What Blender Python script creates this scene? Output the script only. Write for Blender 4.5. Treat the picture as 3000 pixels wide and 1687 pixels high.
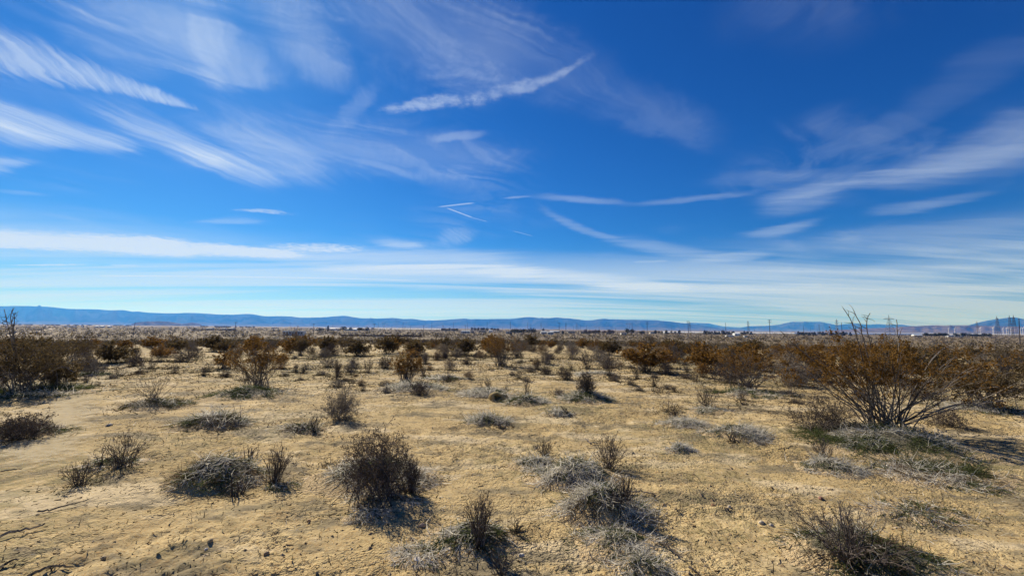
import bpy, math, random
import numpy as np
from mathutils import Vector, Matrix, Quaternion

for _o in list(bpy.data.objects):
    bpy.data.objects.remove(_o, do_unlink=True)
scene = bpy.context.scene
COL = scene.collection
R_ = math.radians

# ------------------------------------------------------------------ camera
FPX, CX, CY = 1259.0, 1500.0, 843.5           # focal length and centre in pixels of a 3000 x 1687 frame
EYE = 1.6
PITCH, ROLL = R_(5.38), R_(0.55)
CAM_R = Matrix.Rotation(R_(90) + PITCH, 3, 'X') @ Matrix.Rotation(ROLL, 3, 'Z')
cam_data = bpy.data.cameras.new('camera')
cam_data.sensor_width = 36.0
cam_data.lens = 36.0 * FPX / 3000.0
cam_data.clip_start = 0.05
cam_data.clip_end = 120000.0
cam = bpy.data.objects.new('camera', cam_data)
COL.objects.link(cam)
cam.matrix_world = Matrix.Translation((0, 0, EYE)) @ CAM_R.to_4x4()
scene.camera = cam

# ------------------------------------------------------------------ exposure
scene.view_settings.view_transform = 'Standard'
scene.view_settings.look = 'None'
scene.view_settings.gamma = 1.0
scene.view_settings.exposure = 0.6
scene.view_settings.use_curve_mapping = False
scene.cycles.use_denoising = True
scene.cycles.max_bounces = 6
scene.cycles.diffuse_bounces = 3
scene.cycles.glossy_bounces = 2
scene.cycles.transmission_bounces = 3
scene.cycles.volume_bounces = 0
scene.cycles.transparent_max_bounces = 6
scene.cycles.use_adaptive_sampling = True
scene.cycles.adaptive_threshold = 0.012
scene.cycles.adaptive_min_samples = 12

# ------------------------------------------------------------------ sun
SUN_AZ, SUN_EL = R_(-38.0), R_(35.5)           # azimuth from +Y, negative = towards the left
SUN_DIR = Vector((math.sin(SUN_AZ) * math.cos(SUN_EL), math.cos(SUN_AZ) * math.cos(SUN_EL), math.sin(SUN_EL)))
sun_data = bpy.data.lights.new('sun', 'SUN')
sun_data.energy = 5.0
sun_data.angle = R_(0.53)
sun_data.color = (1.0, 0.93, 0.82)
sun = bpy.data.objects.new('sun', sun_data)
COL.objects.link(sun)
sun.rotation_mode = 'QUATERNION'
sun.rotation_quaternion = SUN_DIR.to_track_quat('Z', 'Y')
sun.location = (0, 0, 50)

def ray(px, py):
    """world direction through a pixel of the 3000 x 1687 frame, scaled so that its y is 1"""
    d = CAM_R @ Vector(((px - CX) / FPX, -(py - CY) / FPX, -1.0))
    return np.array((d.x / d.y, 1.0, d.z / d.y))

# ------------------------------------------------------------------ world: sky with cirrus
world = bpy.data.worlds.new('World')
scene.world = world
world.use_nodes = True
wt = world.node_tree
wt.nodes.clear()
WN, WL = wt.nodes, wt.links

def wire(nt, sock, v):
    if isinstance(v, (int, float)):
        sock.default_value = v
    elif isinstance(v, (tuple, list)):
        sock.default_value = v
    else:
        nt.links.new(v, sock)

def mth(nt, op, a, b=None, c=None, clamp=False):
    n = nt.nodes.new('ShaderNodeMath')
    n.operation = op
    n.use_clamp = clamp
    wire(nt, n.inputs[0], a)
    if b is not None: wire(nt, n.inputs[1], b)
    if c is not None: wire(nt, n.inputs[2], c)
    return n.outputs[0]

def maprange(nt, v, a, b, c=0.0, d=1.0, smooth=True):
    n = nt.nodes.new('ShaderNodeMapRange')
    n.interpolation_type = 'SMOOTHSTEP' if smooth else 'LINEAR'
    n.clamp = True
    wire(nt, n.inputs[0], v)
    for i, x in enumerate((a, b, c, d)):
        wire(nt, n.inputs[1 + i], x)
    return n.outputs[0]

def noise(nt, vec, scale, detail=4.0, rough=0.55, dist=0.0):
    n = nt.nodes.new('ShaderNodeTexNoise')
    if nt is wt:
        n.noise_dimensions = '2D'
    wire(nt, n.inputs['Vector'], vec)
    n.inputs['Scale'].default_value = scale
    n.inputs['Detail'].default_value = detail
    n.inputs['Roughness'].default_value = rough
    n.inputs['Distortion'].default_value = dist
    return n

def mapping(nt, vec, loc=(0, 0, 0), rot=(0, 0, 0), scale=(1, 1, 1), typ='POINT'):
    n = nt.nodes.new('ShaderNodeMapping')
    n.vector_type = typ
    wire(nt, n.inputs['Vector'], vec)
    n.inputs['Location'].default_value = loc
    n.inputs['Rotation'].default_value = rot
    n.inputs['Scale'].default_value = scale
    return n.outputs[0]

def mixcol(nt, f, a, b):
    n = nt.nodes.new('ShaderNodeMix')
    n.data_type = 'RGBA'
    wire(nt, n.inputs[0], f)
    wire(nt, n.inputs[6], a)
    wire(nt, n.inputs[7], b)
    return n.outputs[2]

SKY_STRENGTH = 0.05
ZOFF = 0.06                                     # curves the cloud sheet down at the horizon

def cloud_xy(px, py):
    d = ray(px, py)
    d = d / np.linalg.norm(d)
    return d[:2] / (max(d[2], 0.0) + ZOFF)

sky = WN.new('ShaderNodeTexSky')
sky.sky_type = 'NISHITA'
sky.sun_disc = False
sky.sun_elevation = SUN_EL
sky.sun_rotation = SUN_AZ
sky.altitude = 700.0
sky.air_density = 1.0
sky.dust_density = 0.3
sky.ozone_density = 3.0
# the deep, saturated blue of a dry winter sky as the phone renders it: a tone curve per channel, the same all over the sky
sc_ = WN.new('ShaderNodeSeparateColor')
WL.new(sky.outputs[0], sc_.inputs[0])
cc_ = WN.new('ShaderNodeCombineColor')
for k, (gain, power) in enumerate(((0.042, 2.05), (0.335, 1.37), (0.96, 1.10))):
    WL.new(mth(wt, 'MULTIPLY', mth(wt, 'POWER', sc_.outputs[k], power), gain), cc_.inputs[k])
SKYC = cc_.outputs[0]
tc = WN.new('ShaderNodeTexCoord')
sep = WN.new('ShaderNodeSeparateXYZ')
WL.new(tc.outputs['Generated'], sep.inputs[0])
zc = mth(wt, 'MAXIMUM', sep.outputs[2], 0.0)
zd = mth(wt, 'ADD', zc, ZOFF)
comb = WN.new('ShaderNodeCombineXYZ')
wire(wt, comb.inputs[0], mth(wt, 'DIVIDE', sep.outputs[0], zd))
wire(wt, comb.inputs[1], mth(wt, 'DIVIDE', sep.outputs[1], zd))
P0 = comb.outputs[0]

def vmath(nt, op, a, b):
    n = nt.nodes.new('ShaderNodeVectorMath')
    n.operation = op
    wire(nt, n.inputs[0], a)
    if op == 'SCALE':
        wire(nt, n.inputs['Scale'], b)
    else:
        wire(nt, n.inputs[1], b)
    return n.outputs[0]

def warped(src, scale, amt, detail=3.0):
    nz = noise(wt, src, scale, detail)
    return vmath(wt, 'ADD', src, vmath(wt, 'SCALE', vmath(wt, 'SUBTRACT', nz.outputs['Color'], (0.5, 0.5, 0.5)), amt))

PW = warped(warped(P0, 1.2, 0.16, 2.0), 9.0, 0.055, 4.0)

def fibre(p, q, long, short, lo, hi):
    """noise drawn out along the direction p -> q (pixels)"""
    d = cloud_xy(*q) - cloud_xy(*p)
    v = mapping(wt, PW, rot=(0, 0, math.atan2(d[1], d[0])), scale=(long, short, 1), typ='TEXTURE')
    return maprange(wt, noise(wt, v, 1.0, 5.0, 0.68, 0.25).outputs[0], lo, hi)

FIB_A = fibre((100, 150), (300, 330), 0.50, 0.030, 0.20, 0.86)      # feathers across the upper left
FIB_B = fibre((300, 350), (620, 480), 0.80, 0.060, 0.18, 0.88)
FIB_C = fibre((1560, 580), (2100, 560), 1.5, 0.13, 0.18, 0.86)      # level streamers
PUFF = maprange(wt, noise(wt, P0, 17.0, 5.0, 0.62).outputs[0], 0.28, 0.72)
WISP = mth(wt, 'MULTIPLY', maprange(wt, noise(wt, mapping(wt, PW, rot=(0, 0, R_(40)), scale=(1.0, 0.45, 1), typ='TEXTURE'), 1.6, 6.0, 0.62, 0.6).outputs[0], 0.34, 0.74),
           mth(wt, 'MULTIPLY_ADD', FIB_A, 0.45, 0.65))

P0S = WN.new('ShaderNodeSeparateXYZ')
WL.new(P0, P0S.inputs[0])
PWS = WN.new('ShaderNodeSeparateXYZ')
WL.new(PW, PWS.inputs[0])

def streak(acc, a, b, amp, fib=0, bow=0.0, soft=0.18, base=0.35):
    """soft band of cloud from a to b; each end = (px, py, half width in px)"""
    span = math.hypot(a[0] - b[0], a[1] - b[1])
    if span < 480 and max(a[2], b[2]) > 5:          # short scraps thin out towards both ends
        soft = max(soft, 0.46)
        amp = amp * 0.92
    A, B = cloud_xy(a[0], a[1]), cloud_xy(b[0], b[1])
    d = B - A
    L = float(np.hypot(*d))
    nrm = np.array((-d[1], d[0])) / L
    q = np.array((b[0] - a[0], b[1] - a[1]), float)
    q /= np.hypot(*q)
    pn = np.array((-q[1], q[0]))
    def hw(e):
        c0 = cloud_xy(e[0] - pn[0] * e[2], e[1] - pn[1] * e[2])
        c1 = cloud_xy(e[0] + pn[0] * e[2], e[1] + pn[1] * e[2])
        return abs(float((c1 - c0) @ nrm)) / 2 / L
    w0, w1 = max(hw(a), 1e-3), max(hw(b), 1e-3)
    bw = 0.0
    if bow:
        mid = ((a[0] + b[0]) / 2 + pn[0] * bow, (a[1] + b[1]) / 2 + pn[1] * bow)
        C = cloud_xy(*mid) - A
        bw = float(C @ nrm) / L
    cb = WN.new('ShaderNodeCombineXYZ')          # z carries the sum so far: the bands are evaluated one after another
    src = P0S if max(a[2], b[2]) <= 4 else PWS     # contrails stay straight
    WL.new(src.outputs[0], cb.inputs[0])
    WL.new(src.outputs[1], cb.inputs[1])
    if acc is not None:
        WL.new(acc, cb.inputs[2])
    uv = mapping(wt, cb.outputs[0], loc=(A[0], A[1], 0), rot=(0, 0, math.atan2(d[1], d[0])), scale=(L, L, 1), typ='TEXTURE')
    s = WN.new('ShaderNodeSeparateXYZ')
    WL.new(uv, s.inputs[0])
    u, v = s.outputs[0], s.outputs[1]
    if bw:
        par = mth(wt, 'MULTIPLY', u, mth(wt, 'SUBTRACT', 1.0, u))
        v = mth(wt, 'MULTIPLY_ADD', par, -4.0 * bw, v)
    w = mth(wt, 'MULTIPLY_ADD', u, w1 - w0, w0) if abs(w1 - w0) > 0.15 * max(w0, w1) else (w0 + w1) / 2
    r = mth(wt, 'DIVIDE', mth(wt, 'ABSOLUTE', v), w)
    f = maprange(wt, r, 1.15, 0.0)
    f = mth(wt, 'MULTIPLY', f, maprange(wt, mth(wt, 'ABSOLUTE', mth(wt, 'SUBTRACT', u, 0.5)), 0.5 + soft * 0.5, 0.5 - soft))
    tex = (FIB_A, FIB_B, PUFF, FIB_C, WISP)[fib]
    g = mth(wt, 'MULTIPLY_ADD', tex, 1.05 - base, f)                    # the fibres eat into the edges
    g = maprange(wt, g, 0.22 - 0.15 * base, 1.85 - 0.6 * base, 0.0, amp * 1.15)
    g = mth(wt, 'MULTIPLY', g, maprange(wt, f, 0.0, 0.62))
    return g if acc is None else mth(wt, 'ADD', acc, g)

STREAKS = (
    # upper left feather and the pieces below it
    ((-160, 95, 120.2), (600, 332, 9.4), 0.52, 0, 0, 0.18, 0.18),
    ((-160, 300, 63.2), (400, 440, 53.0), 0.52, 1, 0, 0.27, 0.28),
    ((-150, 365, 69.6), (250, 420, 34.3), 0.48, 1, 0, 0.32, 0.33),
    ((-90, 490, 53.1), (110, 468, 21.8), 0.42, 1, 0, 0.32, 0.38),
    ((-60, 555, 15.2), (130, 566, 9.4), 0.16, 1, 0, 0.32, 0.38),
    ((300, 300, 88.5), (660, 505, 62.4), 0.44, 1, 0, 0.32, 0.26),
    ((480, 410, 45.5), (810, 550, 40.6), 0.52, 1, 0, 0.37, 0.38),
    ((560, 350, 113.8), (960, 550, 62.4), 0.22, 1, 0, 0.42, 0.28),
    # veil across the top
    ((300, -80, 220.0), (760, 280, 103.5), 0.31, 4, 0, 0.20, 0.12),
    ((560, -80, 132.0), (660, 285, 46.0), 0.18, 4, 0, 0.20, 0.12),
    ((760, -80, 209.0), (980, 260, 103.5), 0.29, 4, 0, 0.25, 0.12),
    ((900, -60, 286.0), (1550, 230, 184.0), 0.19, 4, 0, 0.30, 0.12),
    ((120, 40, 165.0), (560, 220, 80.5), 0.21, 4, 0, 0.30, 0.12),
    ((600, 430, 143.0), (1560, 480, 92.0), 0.22, 4, 0, 0.25, 0.12),
    ((940, 415, 44.0), (1110, 235, 46.0), 0.14, 4, 0, 0.30, 0.12),
    ((1270, 60, 220.0), (1760, 280, 138.0), 0.10, 4, 0, 0.30, 0.12),
    ((1600, 230, 110.0), (2150, 430, 92.0), 0.09, 4, 0, 0.35, 0.12),
    # rippled centre streak
    ((1110, 330, 25.3), (1420, 290, 41.8), 0.46, 2, 0, 0.20, 0.35),
    ((1380, 295, 48.1), (1690, 165, 15.4), 0.31, 2, 14, 0.25, 0.35),
    ((1255, 424, 20.2), (1450, 396, 19.8), 0.23, 3, 0, 0.30, 0.35),
    # small scraps and contrails
    ((690, 616, 6.0), (850, 624, 11.0), 0.47, 2, -4, 0.20, 0.30),
    ((560, 655, 8.0), (780, 640, 28.0), 0.24, 3, 0, 0.30, 0.30),
    ((1280, 607, 3.0), (1392, 594, 4.0), 0.42, 3, 0, 0.20, 0.60),
    ((1308, 609, 2.4), (1385, 638, 3.2), 0.47, 3, 0, 0.10, 0.70),
    ((1380, 637, 2.0), (1430, 650, 2.0), 0.21, 3, 0, 0.20, 0.70),
    ((1500, 676, 2.2), (1562, 692, 2.2), 0.21, 3, 0, 0.20, 0.70),
    ((1275, 690, 40.0), (1400, 702, 34.0), 0.25, 1, 0, 0.30, 0.20),
    ((1465, 584, 3.5), (1560, 581, 6.0), 0.26, 3, 0, 0.20, 0.50),
    # streamers on the right
    ((1535, 578, 16.4), (1850, 600, 16.4), 0.25, 3, 0, 0.10, 0.52),
    ((1800, 603, 13.5), (2260, 556, 17.9), 0.21, 3, 4, 0.15, 0.57),
    ((1570, 600, 13.5), (1850, 715, 26.9), 0.22, 3, 16, 0.12, 0.47),
    ((1780, 695, 29.9), (2150, 758, 32.9), 0.27, 3, 6, 0.20, 0.47),
    ((2000, 766, 19.4), (2290, 736, 23.9), 0.31, 3, 4, 0.15, 0.52),
    ((2180, 698, 38.9), (2420, 638, 14.9), 0.28, 3, 6, 0.15, 0.52),
    ((2200, 596, 32.9), (2580, 515, 41.9), 0.23, 3, 0, 0.20, 0.47),
    ((2260, 640, 59.8), (2440, 550, 65.8), 0.18, 3, 0, 0.30, 0.37),
    ((2460, 548, 44.8), (3120, 335, 119.6), 0.21, 3, 30, 0.15, 0.45),
    ((2560, 545, 59.8), (3120, 440, 74.8), 0.13, 3, 0, 0.30, 0.42),
    ((2050, 530, 32.9), (2600, 500, 38.9), 0.08, 3, 0, 0.30, 0.42),
    ((2530, 618, 26.9), (2780, 604, 29.9), 0.16, 3, 0, 0.30, 0.42),
    ((2640, 612, 26.9), (2930, 556, 23.9), 0.15, 3, 0, 0.30, 0.42),
    ((2440, 460, 35.9), (3120, 60, 134.5), 0.05, 3, 20, 0.25, 0.42),
    ((2480, 792, 26.9), (3120, 766, 50.8), 0.24, 3, 0, 0.25, 0.42),
    ((2680, 782, 14.9), (2940, 786, 14.9), 0.23, 3, 0, 0.30, 0.57),
    ((2100, 792, 5.2), (2520, 798, 5.2), 0.24, 3, 0, 0.20, 0.67),
    ((1850, 768, 4.5), (1960, 764, 4.5), 0.23, 3, 0, 0.20, 0.77),
    ((2360, 700, 23.9), (3050, 660, 59.8), 0.11, 3, 0, 0.30, 0.37),
    # white banks low on the left
    ((-220, 692, 50), (560, 730, 36), 1.10, 2, 0, .12, .62),
    ((250, 718, 36), (900, 747, 18), 1.00, 2, 0, .2, .50),
    ((400, 700, 16), (580, 714, 16), 0.62, 2, 0, .2, .15),
    ((540, 720, 14), (820, 738, 16), 0.70, 2, 0, .2, .15),
    ((780, 722, 20), (1080, 728, 18), 0.70, 2, 0, .2, .30),
    ((1080, 712, 14), (1250, 722, 20), 0.44, 3, 0, .3, .3),
    ((650, 752, 36), (1560, 762, 36), 0.42, 3, 0, .25, .25),
    ((20, 778, 4), (280, 773, 6), 0.70, 2, 0, .15, .45),
    ((320, 776, 4), (410, 778, 4), 0.45, 2, 0, .2, .5),
    ((260, 808, 3.4), (1240, 822, 3), 0.70, 3, 0, .08, .7),
    ((880, 790, 20), (1600, 800, 28), 0.70, 3, 0, .2, .25),
    ((1060, 785, 11), (1520, 778, 13), 0.55, 3, 0, .2, .3),
    ((1380, 786, 36), (2020, 852, 24), 0.75, 3, 0, .2, .25),
    ((1650, 850, 24), (3150, 858, 28), 0.62, 3, 0, .2, .25),
)
# layered sheets towards the horizon and thin drifting cirrus everywhere
lay = noise(wt, mapping(wt, P0, loc=(3.1, 0.4, 0), rot=(0, 0, R_(4)), scale=(9.0, 1.0, 1), typ='TEXTURE'), 1.0, 5.0, 0.62, 0.3).outputs[0]
lay = maprange(wt, lay, 0.34, 0.62)
lay = mth(wt, 'MULTIPLY', lay, maprange(wt, sep.outputs[2], 0.20, 0.09))
lay = mth(wt, 'MULTIPLY', lay, 0.64)
veil = mth(wt, 'MULTIPLY', mth(wt, 'MULTIPLY', WISP, maprange(wt, noise(wt, P0, 0.9, 2.0).outputs[0], 0.40, 0.78)), 0.15)
low = mth(wt, 'MULTIPLY', maprange(wt, sep.outputs[2], 0.21, 0.02), 0.20)
CL = 0.53 / SKY_STRENGTH

def bearing(px, py):
    d = ray(px, py)
    return math.degrees(math.atan2(d[0], d[1])), math.degrees(math.atan2(d[2], math.hypot(d[0], d[1])))

def sky_part(az0, az1, el0, el1):
    """background of one part of the sky: all the bands that reach into it"""
    acc = None
    for st in STREAKS:
        b = [bearing(e[0], e[1]) for e in st[:2]]
        lo, hi = min(b[0][1], b[1][1]), max(b[0][1], b[1][1])
        m = 1.0 + 0.10 * hi + max(st[0][2], st[1][2]) * 0.045
        if max(b[0][0], b[1][0]) + m < az0 or min(b[0][0], b[1][0]) - m > az1 or hi + m < el0 or lo - m > el1:
            continue
        acc = streak(acc, *st)
    tot = veil if acc is None else mth(wt, 'ADD', acc, veil)
    inv = mth(wt, 'SUBTRACT', 1.0, mth(wt, 'MINIMUM', tot, 0.96))
    if el0 < 15:
        inv = mth(wt, 'MULTIPLY', inv, mth(wt, 'SUBTRACT', 1.0, lay))
        inv = mth(wt, 'MULTIPLY', inv, mth(wt, 'SUBTRACT', 1.0, low))
    dens = mth(wt, 'SUBTRACT', 1.0, inv, clamp=True)
    bg = WN.new('ShaderNodeBackground')
    bg.inputs['Strength'].default_value = SKY_STRENGTH
    WL.new(mixcol(wt, dens, SKYC, (CL * 0.78, CL * 0.92, CL * 1.13, 1)), bg.inputs['Color'])
    return bg.outputs[0]

def either(f, a, b):
    n = WN.new('ShaderNodeMixShader')
    wire(wt, n.inputs[0], f)
    WL.new(a, n.inputs[1])
    WL.new(b, n.inputs[2])
    return n.outputs[0]

EL_SPLIT = 13.0
high = mth(wt, 'GREATER_THAN', sep.outputs[2], math.sin(R_(EL_SPLIT)))
side = mth(wt, 'GREATER_THAN', sep.outputs[0], 0.0)
front = mth(wt, 'GREATER_THAN', sep.outputs[1], 0.0)
fr = either(high, either(side, sky_part(-90, 0, 0, EL_SPLIT), sky_part(0, 90, 0, EL_SPLIT)),
            either(side, sky_part(-90, 0, EL_SPLIT, 90), sky_part(0, 90, EL_SPLIT, 90)))
full = either(front, sky_part(181, 182, 0, 90), fr)
wo = WN.new('ShaderNodeOutputWorld')
WL.new(full, wo.inputs['Surface'])
world.cycles.sampling_method = 'NONE'

# ------------------------------------------------------------------ helpers
def hash01(ix, iy, seed):
    h = (ix.astype(np.int64) * 374761393 + iy.astype(np.int64) * 668265263 + seed * 974634541) & 0xffffffff
    h = ((h ^ (h >> 13)) * 1274126177) & 0xffffffff
    h = ((h ^ (h >> 16)) * 2246822519) & 0xffffffff
    return ((h ^ (h >> 15)) & 0xffffff) / float(0xffffff)

def vnoise(x, y, seed=0):
    x = np.asarray(x, float); y = np.asarray(y, float)
    ix, iy = np.floor(x), np.floor(y)
    fx, fy = x - ix, y - iy
    fx = fx * fx * fx * (fx * (fx * 6 - 15) + 10)
    fy = fy * fy * fy * (fy * (fy * 6 - 15) + 10)
    a = hash01(ix, iy, seed); b = hash01(ix + 1, iy, seed)
    c = hash01(ix, iy + 1, seed); d = hash01(ix + 1, iy + 1, seed)
    return (a * (1 - fx) + b * fx) * (1 - fy) + (c * (1 - fx) + d * fx) * fy

def fbm(x, y, seed=0, octv=4, gain=0.5):
    s, amp, tot = 0.0, 1.0, 0.0
    for k in range(octv):
        s = s + amp * vnoise(np.asarray(x) * 2 ** k + 17.3 * k, np.asarray(y) * 2 ** k - 9.1 * k, seed + k)
        tot += amp; amp *= gain
    return s / tot

def sstep(a, b, x):
    t = np.clip((np.asarray(x, float) - a) / (b - a), 0, 1)
    return t * t * (3 - 2 * t)

def land(x, y):
    """large shape of the ground: level round the camera, then a long slope down to the plain"""
    x = np.asarray(x, float); y = np.asarray(y, float)
    r = np.hypot(x, y)
    e = r - 35.0 + 6.0 * (vnoise(x * 0.02, y * 0.02, 5) - 0.5)
    soft = 8.0 * np.logaddexp(0, e / 8.0)
    over = soft - 250.0
    soft = soft - 25.0 * np.logaddexp(0, over / 25.0)
    z = -0.0305 * soft
    near = 1 - sstep(60, 160, r)
    z = z + near * (0.10 * (fbm(x * 0.22, y * 0.22, 11, 3) - 0.5) * sstep(1.5, 6, r))
    z = z + (1 - sstep(40, 90, r)) * 0.05 * (fbm(x * 0.9, y * 0.9, 23, 3) - 0.5)
    return z

def clods(x, y):
    r = np.hypot(x, y)
    f1 = 1 - sstep(10, 30, r)
    f2 = 1 - sstep(6, 14, r)
    n1 = fbm(x * 4.5, y * 4.5, 41, 3, 0.6)
    n2 = vnoise(x * 17, y * 17, 51)
    n3 = vnoise(x * 31, y * 31, 61)
    rough = 0.35 + 0.9 * sstep(0.40, 0.62, fbm(x * 0.5, y * 0.5, 71, 3))
    return f1 * 0.065 * (n1 - 0.5) * rough + f1 * 0.045 * np.clip(n2 - 0.58, 0, 1) * rough + f2 * 0.032 * np.clip(n3 - 0.55, 0, 1) * rough

TS = np.concatenate((np.linspace(1.2, 60, 3000), np.geomspace(60.1, 30000, 4000)))
def ground(px, py):
    d = ray(px, py)
    z = EYE + d[2] * TS - land(d[0] * TS, TS)
    k = np.argmax(z < 0)
    if z[k] >= 0:
        k = len(TS) - 1
    a, b = z[k - 1], z[k]
    t = TS[k - 1] + (TS[k] - TS[k - 1]) * (a / (a - b) if a != b else 0)
    return np.array((d[0] * t, t, float(land(d[0] * t, t))))

def at_depth(px, py, depth):
    return np.array((0, 0, EYE)) + ray(px, py) * depth

def mesh_np(name, V, faces, tone=None, smooth=False):
    V = np.ascontiguousarray(V, np.float32)
    me = bpy.data.meshes.new(name)
    faces = [np.asarray(f, np.int32) for f in faces if len(f)]
    me.vertices.add(len(V))
    me.vertices.foreach_set('co', V.ravel())
    tot = np.concatenate([np.full(len(f), f.shape[1], np.int32) for f in faces])
    vi = np.concatenate([f.ravel() for f in faces])
    me.loops.add(len(vi))
    me.loops.foreach_set('vertex_index', vi)
    me.polygons.add(len(tot))
    st = np.zeros(len(tot), np.int32)
    st[1:] = np.cumsum(tot)[:-1]
    me.polygons.foreach_set('loop_start', st)
    try:
        me.polygons.foreach_set('loop_total', tot)
    except Exception:
        pass
    me.polygons.foreach_set('use_smooth', np.full(len(tot), bool(smooth)))
    if tone is not None:
        at = me.attributes.new('tone', 'FLOAT', 'POINT')
        at.data.foreach_set('value', np.ascontiguousarray(tone, np.float32))
    me.update(calc_edges=True)
    return me

def link(name, me, mat=None, parent=None, loc=None, rotz=0.0, scale=None):
    o = bpy.data.objects.new(name, me)
    COL.objects.link(o)
    if mat is not None and not me.materials:
        me.materials.append(mat)
    if parent is not None:
        o.parent = parent
    if loc is not None:
        o.location = tuple(float(v) for v in loc)
    if rotz:
        o.rotation_euler = (0, 0, rotz)
    if scale is not None:
        o.scale = scale if isinstance(scale, (tuple, list)) else (scale,) * 3
    return o

def empty(name, loc=(0, 0, 0), rotz=0.0, scale=None):
    o = bpy.data.objects.new(name, None)
    o.empty_display_size = 0.2
    COL.objects.link(o)
    o.location = tuple(float(v) for v in loc)
    o.rotation_euler = (0, 0, rotz)
    if scale is not None:
        o.scale = scale if isinstance(scale, (tuple, list)) else (scale,) * 3
    return o

def tag(o, label, cat, group=None, kind=None):
    if label: o['label'] = label
    if cat: o['category'] = cat
    if group: o['group'] = group
    if kind: o['kind'] = kind
    return o

def structure(o):
    o['kind'] = 'structure'
    return o

def stuff(o):
    o['kind'] = 'stuff'
    return o

class MB:
    """collects boxes, bars and prisms into one mesh"""
    def __init__(self):
        self.v, self.f3, self.f4, self.n = [], [], [], 0
    def add(self, V, f4=(), f3=()):
        V = np.asarray(V, float)
        self.v.append(V)
        self.f4 += [tuple(i + self.n for i in f) for f in f4]
        self.f3 += [tuple(i + self.n for i in f) for f in f3]
        self.n += len(V)
        return self
    BOX = ((0, 3, 2, 1), (4, 5, 6, 7), (0, 1, 5, 4), (1, 2, 6, 5), (2, 3, 7, 6), (3, 0, 4, 7))
    def box(self, x0, x1, y0, y1, z0, z1):
        return self.add([(x0, y0, z0), (x1, y0, z0), (x1, y1, z0), (x0, y1, z0), (x0, y0, z1), (x1, y0, z1), (x1, y1, z1), (x0, y1, z1)], self.BOX)
    def bar(self, a, b, r0, r1=None, sides=4):
        a, b = np.asarray(a, float), np.asarray(b, float)
        r1 = r0 if r1 is None else r1
        d = (b - a) / np.linalg.norm(b - a)
        ref = np.array((1, 0, 0.)) if abs(d[0]) < 0.8 else np.array((0, 1., 0))
        u = np.cross(d, ref); u /= np.linalg.norm(u)
        w = np.cross(d, u)
        V = []
        for c, r in ((a, r0), (b, r1)):
            for k in range(sides):
                t = 2 * math.pi * (k + 0.5) / sides
                V.append(c + r * (math.cos(t) * u + math.sin(t) * w))
        f4 = [(k, (k + 1) % sides, sides + (k + 1) % sides, sides + k) for k in range(sides)]
        self.add(V, f4)
        base = self.n - 2 * sides
        for k in range(1, sides - 1):
            self.f3.append((base, base + k + 1, base + k))
            self.f3.append((base + sides, base + sides + k, base + sides + k + 1))
        return self
    def mesh(self, name, smooth=False):
        fs = []
        if self.f4: fs.append(np.array(self.f4))
        if self.f3: fs.append(np.array(self.f3))
        return mesh_np(name, np.concatenate(self.v), fs, smooth=smooth)

# ------------------------------------------------------------------ materials
def new_mat(name):
    m = bpy.data.materials.new(name)
    m.use_nodes = True
    return m, m.node_tree, m.node_tree.nodes['Principled BSDF']

def plain(name, col, rough=0.85, metal=0.0, var=0.12, scale=2.0, spec=0.3):
    m, nt, b = new_mat(name)
    geo = nt.nodes.new('ShaderNodeTexCoord')
    nz = noise(nt, geo.outputs['Object'], scale, 4.0)
    f = maprange(nt, nz.outputs[0], 0.3, 0.7)
    lo = tuple(c * (1 - var) for c in col) + (1,)
    hi = tuple(min(c * (1 + var), 1.0) for c in col) + (1,)
    nt.links.new(mixcol(nt, f, lo, hi), b.inputs['Base Color'])
    b.inputs['Roughness'].default_value = rough
    b.inputs['Metallic'].default_value = metal
    b.inputs['Specular IOR Level'].default_value = spec
    return m

def toned(name, c0, c1, rough=0.9, trans=0.0, objvar=0.25, spec=0.2):
    """two-colour material led by the 'tone' attribute, each object a shade of its own; trans = light through thin leaves"""
    m, nt, b = new_mat(name)
    at = nt.nodes.new('ShaderNodeAttribute')
    at.attribute_name = 'tone'
    col = mixcol(nt, at.outputs['Fac'], c0 + (1,), c1 + (1,))
    oi = nt.nodes.new('ShaderNodeObjectInfo')
    h = nt.nodes.new('ShaderNodeHueSaturation')
    wire(nt, h.inputs['Value'], mth(nt, 'MULTIPLY_ADD', oi.outputs['Random'], objvar, 1 - objvar / 2))
    wire(nt, h.inputs['Color'], col)
    nt.links.new(h.outputs[0], b.inputs['Base Color'])
    b.inputs['Roughness'].default_value = rough
    b.inputs['Specular IOR Level'].default_value = spec
    if trans:
        out = nt.nodes['Material Output']
        tr = nt.nodes.new('ShaderNodeBsdfTranslucent')
        nt.links.new(h.outputs[0], tr.inputs['Color'])
        mx = nt.nodes.new('ShaderNodeMixShader')
        mx.inputs[0].default_value = trans
        nt.links.new(b.outputs[0], mx.inputs[1])
        nt.links.new(tr.outputs[0], mx.inputs[2])
        nt.links.new(mx.outputs[0], out.inputs['Surface'])
    return m

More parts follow.
